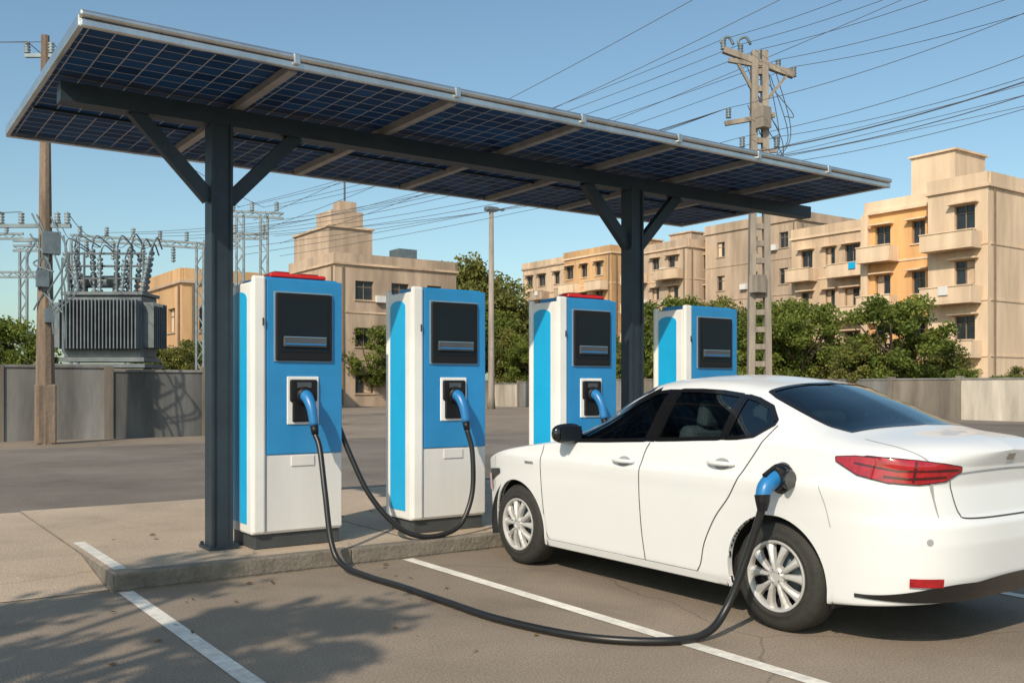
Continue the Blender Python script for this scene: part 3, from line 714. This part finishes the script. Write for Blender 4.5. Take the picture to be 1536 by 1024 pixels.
# ------------------------------------------------------------ buildings
class Acc:
    def __init__(s,name,loc): s.e=empty(name,loc); s.d={}
    def box(s,part,m,c,sz,bevel=0):
        k=(part,m); 
        if k not in s.d: s.d[k]=bmesh.new()
        bm_box(s.d[k],c,sz,bevel=bevel)
    def done(s):
        for (part,m),bm in s.d.items(): finish(bm,part,M[m],s.e)
rb=random.Random(3)
def skin(A,axis,plane,a0,a1,z0,z1,cols,rows,m,depth=0.25,balc=(),shade=True,frame='wframe',bm_='cream'):
    def B(part,mm,a,z,da,dz,out0,out1):
        c=plane-(out0+out1)/2; t=abs(out1-out0)
        if axis=='x': A.box(part,mm,(c,a,z),(t,da,dz))
        else: A.box(part,mm,(a,c,z),(da,t,dz))
    cols=sorted(cols); edge=a0
    for (c,w) in cols:
        if c-w/2-edge>0.01: B('facade',m,(edge+c-w/2)/2,(z0+z1)/2,c-w/2-edge,z1-z0,0,-depth+0.001)
        prev=z0
        for (r0,r1) in rows:
            B('facade',m,c,(prev+r0)/2,w-0.004,r0-prev,-0.003,-depth+0.001)
            B('window_glass','wglass',c,(r0+r1)/2,w,r1-r0,-depth+0.03,-depth-0.01)
            for k in (-0.5,0,0.5): B('window_frames',frame,c+k*(w-0.06),(r0+r1)/2,0.06,r1-r0,-depth+0.08,-depth+0.03)
            for zz in (r0+0.03,r1-0.03,(r0+r1)/2+0.25): B('window_frames',frame,c,zz,w-0.13,0.05,-depth+0.075,-depth+0.03)
            B('sills',bm_,c,r0-0.05,w+0.2,0.08,0.08,-0.02)
            if shade: B('sunshades',bm_,c,r1+0.1,w+0.5,0.09,0.45,-0.02)
            if rb.random()<0.22: B('air_conditioners','lgrey',c+rb.choice([-1,1])*(w/2+0.5),r0+0.1,0.75,0.5,0.35,0.01)
            if rb.random()<0.3: B('curtains','beige',c+rb.choice([-0.25,0.25])*w,(r0+r1)/2,w*0.42,r1-r0-0.1,-depth+0.045,-depth+0.032)
            prev=r1
        B('facade',m,c,(prev+z1)/2,w-0.004,z1-prev,-0.003,-depth+0.001)
        edge=c+w/2
    if a1-edge>0.01: B('facade',m,(edge+a1)/2,(z0+z1)/2,a1-edge,z1-z0,0,-depth+0.001)
    for (r0,r1) in rows[1:]: B('string_courses',bm_,(a0+a1)/2,r0-0.95,a1-a0-0.02,0.12,0.05,-0.01)
    if a1-a0>4:
        B('drain_pipes','wframe',a0+0.35,(z0+z1)/2,0.1,z1-z0-0.2,0.13,0.052)
    for (c,w,zs) in balc:
        for z in zs:
            B('balconies',bm_,c,z+0.06,w,0.12,1.15,0.06)
            B('balconies',bm_,c,z+0.55,w,0.85,1.15,1.03)
            for k in (-1,1): B('balconies',bm_,c+k*(w/2-0.06),z+0.55,0.12,0.85,1.025,0.06)
            B('balconies',bm_,c,z+1.01,w+0.06,0.07,1.2,0.98)
            if rb.random()<0.4: B('laundry','cyan' if rb.random()<0.3 else 'lgrey',c+rb.uniform(-0.3,0.3)*w,z+0.75,0.6,0.5,1.24,1.205)
def building(name,x0,y0,x1,y1,h,fl,m,colsX,colsY,balcX=(),pent=None,shade=True,bm_='cream'):
    A=Acc(name,((x0+x1)/2,(y0+y1)/2,0)); fh=h/fl
    A.box('core',m,((x0+x1)/2+0.12,(y0+y1)/2+0.12,h/2),(x1-x0-0.26,y1-y0-0.26,h-0.01))
    rows=[(i*fh+0.95,i*fh+2.35) for i in range(fl)]
    skin(A,'x',x0,y0,y1,0,h,colsX,rows,m,balc=balcX,shade=shade,bm_=bm_)
    skin(A,'y',y0,x0+0.252,x1,0,h,colsY,rows,m,shade=shade,bm_=bm_)
    A.box('parapet',bm_,((x0+x1)/2,(y0+y1)/2,h+0.08),(x1-x0+0.3,y1-y0+0.3,0.16))
    for (c,s) in (((x0,(y0+y1)/2),(0.2,y1-y0+0.0)),(((x0+x1)/2,y0),(x1-x0-0.25,0.2)),((x1,(y0+y1)/2),(0.2,y1-y0)),(((x0+x1)/2,y1),(x1-x0-0.25,0.2))):
        A.box('parapet',m,(c[0],c[1],h+0.5),(s[0],s[1],0.7))
    if pent:
        for (px,py,sx,sy,sz) in pent:
            A.box('roof_structures',m,(px,py,h+0.16+sz/2),(sx,sy,sz)); A.box('roof_structures',bm_,(px,py,h+0.16+sz+0.06),(sx+0.3,sy+0.3,0.12))
    return A
A=building('apartment_building',53.8,29.3,64,33.0,12.9,4,'cream',[(30.7,1.25)],[(60.5,1.2)],balcX=[(31.25,3.2,[3.1,6.25,9.4])],pent=[(57.0,33.6,3.4,2.9,2.7)])
x0,y0,x1,y1,h=55.2,33.05,64,38.3,12.6
A.box('wing_core','orange',(x0+4.6,(y0+y1)/2,h/2),(8.3,y1-y0-0.02,h-0.01))
rows=[(i*3.15+0.95,i*3.15+2.35) for i in range(4)]
skin(A,'x',x0,y0,y1,0,h,[(34.5,0.9),(37.0,1.1)],rows,'orange',balc=[(37.0,2.4,[3.1,6.25,9.4])])
A.box('parapet','cream',((x0+x1)/2,(y0+y1)/2,h+0.1),(x1-x0+0.5,y1-y0,0.2)); A.box('parapet','cream',(x0,(y0+y1)/2,h+0.5),(0.2,y1-y0,0.7))
A.box('facade','cream',(55.05,38.2,6.3),(0.25,0.5,12.6))
A.done()
A=building('apartment_building',63.5,43.4,73,50.9,13.3,4,'beige',[(45.2,1.3),(47.2,0.9),(49.4,1.1)],[(66.5,1.2),(70,1.2)],balcX=[(45.2,3.0,[3.2,6.5,9.8]),(49.5,2.3,[3.2,6.5,9.8])],pent=[(69.5,45,3,3,2.2)]); A.done()
A=building('apartment_building',69.4,55.0,80,66.0,16.2,5,'tan',[(56.5,1.0),(60,1.0),(64,1.0)],[(73,1.2),(77,1.2)],shade=False,bm_='tan'); A.done()
A=building('apartment_building',67.5,66.6,78,75.5,15.0,5,'tan',[(68.5,1.4),(71,1.0),(73.8,1.4)],[(70.5,1.2),(75,1.2)],balcX=[(68.6,3.2,[3.0,6.0,9.0,12.0]),(73.6,3.0,[3.0,6.0,9.0,12.0])],pent=[(72,70,4,3,1.8)],bm_='beige'); A.done()
A=building('apartment_building',66.0,76,80,84.0,15.4,5,'ochre',[(78,1.2),(80.5,1.0),(83,1.2)],[(71.5,1.2),(76,1.2)],balcX=[(77.8,2.6,[2.9,5.8,8.7,11.6]),(82.3,2.6,[2.9,5.8,8.7,11.6])],pent=[(73,79,3.5,3,2.0)]); A.done()
A=building('apartment_building',70.4,86.5,80,98.0,16.0,5,'beige',[(88.5,1.4),(91,1.0),(94,1.4),(96.5,1.2)],[(73,1.2),(77,1.2)],balcX=[(88.5,3.2,[3.0,6.0,9.0,12.0]),(94,3.0,[3.0,6.0,9.0,12.0])],pent=[(75,91,3.5,4,1.6)],bm_='tan'); A.done()
A=building('stepped_office_building',29.6,64.7,40,73.2,10.4,3,'tan',[(67,1.3),(70,1.3)],[(32.0,1.5),(35.0,1.5),(38.0,1.3)],shade=False,bm_='beige')
A.box('roof_tower','tan',(31.6,69.5,11.9),(3.6,6.6,2.9)); A.box('roof_tower','beige',(31.6,69.5,13.4),(3.9,6.9,0.15))
A.box('roof_tower','tan',(31.6,68.2,14.1),(2.6,2.8,1.3)); A.box('roof_tower','tan',(31.8,67.7,15.1),(1.4,1.2,0.9)); A.box('roof_mast','galv',(31.8,67.7,16.4),(0.12,0.12,1.8))
A.box('water_tank','galv',(36.5,67,11.6),(1.6,1.6,1.2)); A.done()
A=building('small_office_building',16.1,55.9,22,66,7.4,2,'ochre',[(58,1.5),(61,1.5),(64,1.5)],[(17.6,1.0),(20.5,1.0)],shade=False,bm_='tan'); A.done()

# ------------------------------------------------------------ trees
def leaves(R,H,zc,nclump,nleaf,size,seed,m):
    rng=np.random.default_rng(seed); V=[];T=[]
    for c in range(nclump):
        d=rng.normal(size=3); d/=np.linalg.norm(d); rr=rng.uniform(0.35,1.0)**0.5
        cc=np.array([d[0]*R*rr,d[1]*R*rr,zc+d[2]*H*rr]); cc[2]=max(cc[2],zc-H*0.75)
        cr=R*rng.uniform(0.12,0.28); ct=rng.uniform(0,0.55)
        P=rng.normal(size=(nleaf,3)); P/=np.linalg.norm(P,axis=1)[:,None]; P*=rng.uniform(0.25,1.25,size=(nleaf,1))*cr
        P[:,2]*=0.7; P+=cc
        A=rng.normal(size=(nleaf,3)); A/=np.linalg.norm(A,axis=1)[:,None]
        B=np.cross(A,rng.normal(size=(nleaf,3))); B/=np.linalg.norm(B,axis=1)[:,None]
        s=size*rng.uniform(0.6,1.4,size=(nleaf,1))
        q=np.stack([P-A*s*0.5,P+B*s*0.32,P+A*s*0.5,P-B*s*0.32],axis=1)
        V.append(q.reshape(-1,3)); T.append(np.clip(ct+rng.uniform(0,0.45,size=nleaf),0,1))
    V=np.concatenate(V); T=np.concatenate(T); n=len(T)
    me=bpy.data.meshes.new('crown'); me.from_pydata(V.tolist(),[],[(4*i,4*i+1,4*i+2,4*i+3) for i in range(n)])
    at=me.attributes.new('tone','FLOAT','FACE'); at.data.foreach_set('value',T.astype(np.float32))
    me.materials.append(m); return me
def trunk_mesh(h,R,zc,seed):
    rng=random.Random(seed); bm=bmesh.new(); top=Vector((rng.uniform(-.3,.3),rng.uniform(-.3,.3),zc))
    fork=Vector((top.x*0.4,top.y*0.4,zc*0.5)); r0=0.045*h*0.6
    tube(bm,catmull([(0,0,-0.1),(0.05,0.03,fork.z*0.5),fork,top,(top.x,top.y,zc+(h-zc)*0.6)],4),[r0*(1-0.85*i/16)+0.01 for i in range(17)],8)
    for k in range(8):
        a=rng.uniform(0,6.28)+k*0.8; l=R*rng.uniform(0.6,0.9); s=fork.lerp(top,rng.uniform(0,0.8))
        e=Vector((math.cos(a)*l,math.sin(a)*l,zc+rng.uniform(-0.2,0.5)*(h-zc))); mid=(s+e)/2+Vector((0,0,-0.1*l))
        cp=catmull([s,mid,e],4); tube(bm,cp,[r0*0.45*(1-0.8*i/(len(cp)-1))+0.008 for i in range(len(cp))],6)
    me=bpy.data.meshes.new('trunk'); bmesh.ops.recalc_face_normals(bm,faces=bm.faces); bm.to_mesh(me); bm.free(); me.materials.append(M['bark'])
    for p in me.polygons: p.use_smooth=True
    return me
VAR=[]
for i in range(4):
    R=2.6; h=6.0; zc=3.6
    VAR.append((leaves(R,2.3,zc,74,260,0.17,20+i,M['leaf'] if i%2==0 else M['leaf2']),trunk_mesh(h,R,zc,i)))
def tree(x,y,s,v,name='broadleaf_tree',sz=1.0,rot=0.0):
    e=bpy.data.objects.new(name,None); e.location=(x,y,0); e.scale=(s,s,s*sz); e.rotation_euler=(0,0,rot); scene.collection.objects.link(e)
    for me,n in zip(VAR[v],('crown','trunk')):
        o=bpy.data.objects.new(n,me); o.parent=e; scene.collection.objects.link(o)
def st(a,u): return site(a,a*(u-768)/1440.0)
for (a,u,s,v) in ((46.5,1345,0.98,0),(48,1388,0.72,1),(47,1303,0.66,3),(44,1445,0.38,2),(58,1200,1.10,2),(60,1165,1.15,0),(59,1226,0.72,3),(66,1065,1.30,1),(68,1010,1.30,0),(66,1105,1.0,2),(70,1135,1.2,3),(74,985,1.1,3),(44,1500,0.33,0),(44,1535,0.4,3)):
    x,y=st(a,u); tree(x,y,s,v,rot=u*0.37)
for (a,u,s,v) in ((94,684,2.35,1),(92,716,2.1,3),(98,662,1.7,0),(88,700,1.6,2),(84,775,1.1,1),(72,560,1.0,2),(74,535,1.05,0),(76,585,1.0,3),(74,515,0.9,1),(80,620,1.0,0),(82,800,1.0,2),(90,840,1.1,1),(92,905,1.1,0)):
    x,y=st(a,u); tree(x,y,s,v,rot=u*0.61)
for (a,u,s,v) in ((36,14,0.66,2),(37,-30,0.7,0),(44,250,0.6,1),(46,292,0.62,3),(44,225,0.5,0)):
    x,y=st(a,u); tree(x,y,s,v,rot=u*0.91)
fme=leaves(1.7,1.2,4.6,26,220,0.15,77,M['leaf']); ftr=trunk_mesh(6.0,1.7,4.6,9)
e=bpy.data.objects.new('shade_tree',None); e.location=(-4.55,2.0,0); scene.collection.objects.link(e)
for me_,n in ((fme,'crown'),(ftr,'trunk')):
    o=bpy.data.objects.new(n,me_); o.parent=e; scene.collection.objects.link(o)

# ------------------------------------------------------------ utility poles
def insul(bm,p,h=0.3,r=0.07,n=4,d=(0,0,1)):
    lathe(bm,p,d,[(0,0.02)]+[x for i in range(n) for x in ((h*(i+0.2)/n,r),(h*(i+0.6)/n,r*0.9),(h*(i+0.7)/n,0.03))]+[(h,0.02),(h,0)],10)
bx,by=st(28,1139)
big=empty('utility_pole',(bx,by,0))
rt=Vector((0.8187,-0.5743,0)); fw=Vector((0.5743,0.8187,0)); o0=Vector((bx,by,0))
bm=bmesh.new()
for k in (-1,1):
    b=o0+rt*0.27*k; t=o0+rt*0.14*k+Vector((0,0,11.2)); beam(bm,b,t,0.18,0.26,up=fw)
z=0.6
while z<11:
    w=0.27-0.13*z/11.2; beam(bm,o0+rt*-w+Vector((0,0,z)),o0+rt*w+Vector((0,0,z)),0.16,0.18,up=fw); z+=0.5
finish(bm,'ladder_pole',M['conc'],big)
bm=bmesh.new()
def arm(bm,z0,l0,l1,dz=0.0,th=0.13): beam(bm,o0+rt*l0+Vector((0,0,z0)),o0+rt*l1+Vector((0,0,z0+dz)),th,th,up=fw)
arm(bm,11.25,-1.05,1.0,-0.75,0.17); arm(bm,10.95,-0.9,1.05,-0.35,0.12); arm(bm,9.1,-1.0,0.45,0.25,0.13); arm(bm,8.3,-0.5,0.5,0,0.10); arm(bm,7.5,-0.4,0.5,0,0.1)
beam(bm,o0+rt*-0.7+Vector((0,0,11.0)),o0+rt*-0.15+Vector((0,0,10.0)),0.08,0.08,up=fw); beam(bm,o0+rt*0.8+Vector((0,0,10.5)),o0+rt*0.15+Vector((0,0,9.7)),0.08,0.08,up=fw)
bm_box(bm,o0+rt*0.05+fw*-0.25+Vector((0,0,9.2)),(0.35,0.3,0.6)); bm_box(bm,o0+rt*-0.1+fw*-0.25+Vector((0,0,4.4)),(0.4,0.3,0.5))
finish(bm,'cross_arms',M['conc'],big)
bm=bmesh.new(); ends=[(-1.05,11.2),(-0.55,11.05),(0.0,10.9),(0.55,10.6),(1.0,10.4),(-0.9,9.2),(-0.5,8.35),(0.5,8.35),(0.45,7.55)]
for l,z in ends: insul(bm,o0+rt*l+Vector((0,0,z+0.05)),0.32,0.085)
for l in (-1.0,-0.5): tube(bm,catmull([o0+rt*l+Vector((0,0,11.3)),o0+rt*(l-0.12)+Vector((0,0,11.5)),o0+rt*(l+0.1)+Vector((0,0,11.62)),o0+rt*(l+0.25)+Vector((0,0,11.4))],5),0.04,6)
finish(bm,'insulators',M['galv'],big,smooth=True)
bm=bmesh.new()
for i in range(9):
    r_=random.Random(i); p=o0+rt*r_.uniform(-0.6,0.5)+Vector((0,0,r_.uniform(9.5,10.8))); q=o0+rt*r_.uniform(0.1,0.9)+Vector((0,0,r_.uniform(7.6,9.4)))
    tube(bm,catmull([p,(p+q)/2+rt*r_.uniform(0.2,0.7)+Vector((0,0,-0.5)),q],8),0.013,5)
finish(bm,'drop_leads',M['wire'],big)
rx,ry=st(20,1760); rp=Vector((rx,ry,0)); rpe=empty('utility_pole',(rx,ry,0))
bm=bmesh.new(); tube(bm,[rp,rp+Vector((0,0,12))],[0.2,0.12],12)
for z in (11.6,10.4,9.3,8.2): beam(bm,rp-rt*1.1+Vector((0,0,z)),rp+rt*1.1+Vector((0,0,z)),0.1,0.1,up=fw)
finish(bm,'pole_and_arms',M['conc'],rpe)
lx,ly=st(24,68); lp=Vector((lx,ly,0)); lpe=empty('utility_pole',(lx,ly,0))
bm=bmesh.new(); tube(bm,[lp,lp+Vector((0,0,2.2)),lp+Vector((0,0,5.4)),lp+Vector((0,0,10.2))],[0.25,0.22,0.16,0.10],10)
bm_box(bm,lp+Vector((0,0,0.75)),(0.46,0.46,1.5),bevel=0.05); finish(bm,'pole',M['wood'],lpe)
bm=bmesh.new()
for z,w in ((5.45,1.6),(5.1,0.8),(9.7,0.5)): beam(bm,lp-rt*w+Vector((0,0,z)),lp+rt*w*0.4+Vector((0,0,z)),0.09,0.09,up=fw)
bm_box(bm,lp+Vector((0.1,-0.22,5.0)),(0.4,0.25,0.55)); bm_box(bm,lp+Vector((-0.1,-0.22,4.1)),(0.28,0.2,0.4)); bm_box(bm,lp+Vector((0.05,-0.25,3.2)),(0.22,0.18,0.35))
for i in range(14):
    r_=random.Random(50+i); p=lp+rt*r_.uniform(-0.45,0.45)+Vector((0,-0.2,r_.uniform(4.4,5.8))); q=lp+rt*r_.uniform(-0.35,0.45)+Vector((0,-0.25,r_.uniform(2.2,4.4)))
    tube(bm,catmull([p,(p+q)/2+rt*r_.uniform(-0.5,0.5),q],6),0.022,5)
finish(bm,'arms_and_boxes',M['galv'],lpe)
bm=bmesh.new()
for l,z in ((-1.5,5.5),(-1.1,5.5),(-0.6,5.5),(0.3,5.5),(0.55,5.5),(-0.45,9.75),(0.15,9.75)): insul(bm,lp+rt*l+Vector((0,0,z)),0.3,0.08)
finish(bm,'insulators',M['insul'],lpe,smooth=True)

tx,ty=st(31,163); T0=Vector((tx,ty,0)); te=empty('power_transformer',(tx,ty,0))
Rz=Matrix.Rotation(math.atan2(rt.y,rt.x),3,'Z')
TM=Matrix.Translation(T0)@Rz.to_4x4()
bm=bmesh.new(); bm_box(bm,(0,0,1.0),(3.0,2.0,2.0)); bmesh.ops.transform(bm,matrix=TM,verts=bm.verts); finish(bm,'plinth',M['wall2'],te)
bm=bmesh.new()
bm_box(bm,(0,0.2,3.35),(2.5,1.3,2.0),bevel=0.05); bm_box(bm,(0,0.2,4.40),(2.6,1.5,0.1)); bm_box(bm,(0,0.2,2.3),(2.7,1.5,0.14)); bm_box(bm,(0,0.1,2.1),(2.9,1.7,0.12))
n=22
for i in range(n):
    x=-1.2+2.4*i/(n-1); bm_box(bm,(x,-0.62,3.4),(0.045,0.5,1.55),bevel=0.012)
for k in (-1,1):
    for i in range(8): bm_box(bm,(k*1.42,-0.35+0.16*i,3.4),(0.36,0.04,1.45),bevel=0.01)
bm_box(bm,(0,-0.62,4.12),(2.5,0.16,0.08)); bm_box(bm,(0,-0.62,2.68),(2.5,0.16,0.08))
lathe(bm,(-1.1,0.3,4.85),(1,0,0),[(0,0),(0,0.2),(1.4,0.2),(1.4,0)],20)
for x in (-0.9,0.1): bm_box(bm,(x,0.3,4.6),(0.08,0.3,0.3))
for x in (-1.2,-0.7,-0.2,0.35,0.8,1.2): tube(bm,[(x,-0.2,4.4),(x,-0.2,5.75)],0.04,6)
for z in (4.9,5.3,5.7): tube(bm,[(-1.25,-0.2,z),(1.3,-0.2,z)],0.035,6)
bmesh.ops.transform(bm,matrix=TM,verts=bm.verts); finish(bm,'tank_and_radiators',M['xfmr'],te)
bm=bmesh.new()
for i,(x,y,h,tl) in enumerate(((-1.2,0.0,1.4,-0.15),(-0.85,-0.3,1.1,-0.12),(-0.5,0.1,1.5,-0.05),(-0.15,-0.3,1.15,0.0),(0.2,0.1,1.5,0.03),(0.55,-0.3,1.1,0.1),(0.85,0.1,1.4,0.12),(1.15,-0.2,1.2,0.2),(-1.0,0.4,1.55,-0.18),(0.4,0.5,1.6,0.08),(1.0,0.5,1.5,0.15))):
    insul(bm,(x,y,4.45),h,0.10,8,(tl,0,1)); tube(bm,catmull([(x+tl*h,y,4.45+h),(x+tl*h+0.15,y,4.75+h*1.05),(x+0.4,y+0.4,4.5+h)],5),0.025,5)
bmesh.ops.transform(bm,matrix=TM,verts=bm.verts); finish(bm,'bushings',M['galv'],te,smooth=True)

ge_x,ge_y=st(40,250); ge=empty('substation_gantry',(ge_x,ge_y,0))
bm=bmesh.new()
def W(a,u,z): x,y=st(a,u); return Vector((x,y,z))
def lattice(bm,p,h,w=0.3):
    for sx in (-1,1):
        beam(bm,p+rt*sx*w/2,p+rt*sx*w/2+Vector((0,0,h)),0.09,0.09,up=fw)
    z=0; s=1
    while z<h-0.5: beam(bm,p+rt*s*w/2+Vector((0,0,z)),p-rt*s*w/2+Vector((0,0,z+0.5)),0.05,0.05,up=fw); z+=0.5; s=-s
for u,h in ((-40,7.6),(35,7.2),(112,7.5),(360,8.6),(396,8.6),(300,7.4)): lattice(bm,W(40,u,0),h)
for (u0,z0,u1,z1) in ((-60,7.6,35,7.6),(105,7.55,305,7.2),(305,7.3,360,7.3),(340,8.55,425,8.45),(345,7.6,402,7.6),(-60,6.0,60,6.0),(20,7.1,60,7.1)):
    for dz in (0,0.2): beam(bm,W(40,u0,z0+dz),W(40,u1,z1+dz),0.09,0.09,up=fw)
    n=max(3,int(abs(u1-u0)/10))
    for i in range(n):
        a=i/n; b=(i+1)/n; beam(bm,W(40,u0+(u1-u0)*a,z0+(z1-z0)*a+(0 if i%2 else 0.2)),W(40,u0+(u1-u0)*b,z0+(z1-z0)*b+(0.2 if i%2 else 0)),0.04,0.04,up=fw)
finish(bm,'steel_frame',M['galv'],ge)
bm=bmesh.new()
for u,z in ((120,7.75),(160,7.7),(200,7.65),(240,7.55),(280,7.5),(350,8.75),(378,8.75),(415,8.75),(10,7.8),(45,7.25),(352,7.8),(395,7.8)):
    insul(bm,W(40,u,z),0.4,0.1,4)
for u,z in ((130,7.5),(170,7.4),(215,7.35),(260,7.3)): insul(bm,W(40,u,z),0.7,0.1,6,(0,0,-1))
finish(bm,'insulators',M['insul'],ge,smooth=True)
sx,sy=st(62,737); sl=empty('street_lamp',(sx,sy,0)); S=Vector((sx,sy,0))
bm=bmesh.new(); tube(bm,[S,S+Vector((0,0,0.8)),S+Vector((0,0,12.7))],[0.28,0.22,0.15],12); finish(bm,'column',M['conc'],sl,smooth=True)
bm=bmesh.new(); bm_box(bm,S+rt*0.0+Vector((0,0,12.9)),(0.9,0.5,0.28),bevel=0.08); bm_box(bm,S+rt*0.6+Vector((0,0,12.85)),(0.5,0.2,0.1)); finish(bm,'lamp_head',M['galv'],sl)

def wire(a,b,sag,r=0.012,bm=None):
    a=Vector(a); b=Vector(b); n=22
    tube(bm,[a.lerp(b,i/n)-Vector((0,0,sag*4*(i/n)*(1-i/n))) for i in range(n+1)],r,5,cap=False)
bmw=bmesh.new()
tops=[o0+rt*l+Vector((0,0,z+0.36)) for l,z in ends]
tgt=[(-1.0,12.2),(-0.5,11.9),(0,11.6),(0.5,11.0),(1.0,10.6),(-0.8,10.2),(-0.4,9.4),(0.4,9.1),(0.8,8.5)]
for p,(l,z) in zip(tops,tgt): wire(p,rp+rt*l+Vector((0,0,z)),0.3,0.0085,bmw)
wire(tops[6]+Vector((0,0,-0.5)),rp+Vector((0,0,8.9)),0.3,0.018,bmw); wire(tops[6]+Vector((0,0,-0.7)),rp+Vector((0,0,8.6)),0.35,0.012,bmw)
gt=[(355,8.9),(378,9.0),(395,8.9),(415,8.9),(400,8.0),(352,7.9),(380,7.8),(410,7.7),(280,7.6)]
for p,(u,z) in zip(tops,gt): wire(p,W(40,u,z),0.4,0.009,bmw)
for (u,z) in ((240,7.7),(200,7.8),(160,7.85)): wire(tops[5],W(40,u,z),0.9,0.009,bmw)
for i,(u0,z0,u1,z1,a0,a1) in enumerate(((380,9.4,1330,17,46,30),(400,9.0,1450,16.5,46,30),(420,8.6,1620,16,48,30),(360,8.0,1560,12.9,48,36),(300,8.4,1600,12.3,50,36),(420,9.6,1700,13.4,60,36))):
    wire(W(a0,u0,z0),W(a1,u1,z1),0.5,0.008+0.00008*a0,bmw)
for l,z in ((-1.5,5.8),(-1.1,5.8),(-0.6,5.8),(-0.45,10.05),(0.15,10.05)):
    wire(lp+rt*l+Vector((0,0,z)),lp+rt*(l-16)+fw*-3+Vector((0,0,z+0.6)),0.5,0.010,bmw)
for l,z,u,zz in ((0.3,5.8,112,7.8),(0.55,5.8,160,7.8),(0.15,10.05,360,8.9),(-0.45,10.05,396,8.9)): wire(lp+rt*l+Vector((0,0,z)),W(40,u,zz),0.4,0.010,bmw)
for u,z,x in ((120,7.9,-1.2),(160,7.9,-0.5),(200,7.9,0.2),(240,7.8,0.85)):
    wire(W(40,u,z),T0+Rz@Vector((x,0,6.0)),0.3,0.012,bmw)
finish(bmw,'overhead_wires',M['wire'])

# ------------------------------------------------------------ light
world=bpy.data.worlds.new("World"); scene.world=world; world.use_nodes=True
nt=world.node_tree; bg=nt.nodes['Background']; sky=nt.nodes.new('ShaderNodeTexSky'); sky.sky_type='NISHITA'; sky.sun_disc=False
to_sun=Vector((-0.84,-0.54,0)).normalized(); EL=math.radians(36)
sky.sun_elevation=EL; sky.sun_rotation=math.atan2(to_sun.x,to_sun.y); sky.air_density=1.05; sky.dust_density=1.4; sky.ozone_density=1.2
hs=nt.nodes.new('ShaderNodeMix'); hs.data_type='RGBA'; hs.blend_type='MULTIPLY'; hs.inputs['Factor'].default_value=1.0
hs.inputs[7].default_value=(0.90,1.03,0.99,1)
nt.links.new(sky.outputs[0],hs.inputs[6]); nt.links.new(hs.outputs[2],bg.inputs[0]); bg.inputs[1].default_value=0.14
sl_=bpy.data.lights.new('sun','SUN'); sl_.energy=4.2; sl_.angle=math.radians(0.6); sl_.color=(1.0,0.87,0.69)
so=bpy.data.objects.new('sun',sl_); scene.collection.objects.link(so)
dirv=Vector((to_sun.x*math.cos(EL),to_sun.y*math.cos(EL),math.sin(EL)))
so.rotation_euler=dirv.to_track_quat('Z','Y').to_euler(); so.location=dirv*60

cam=bpy.data.cameras.new('camera'); co=bpy.data.objects.new('camera',cam); scene.collection.objects.link(co)
co.location=(0,0,1.43); co.rotation_euler=(math.radians(90),0,math.radians(-35.05))
cam.sensor_width=36; cam.lens=33.75; cam.shift_y=0.0443; cam.clip_end=4000; cam.clip_start=0.05
scene.camera=co
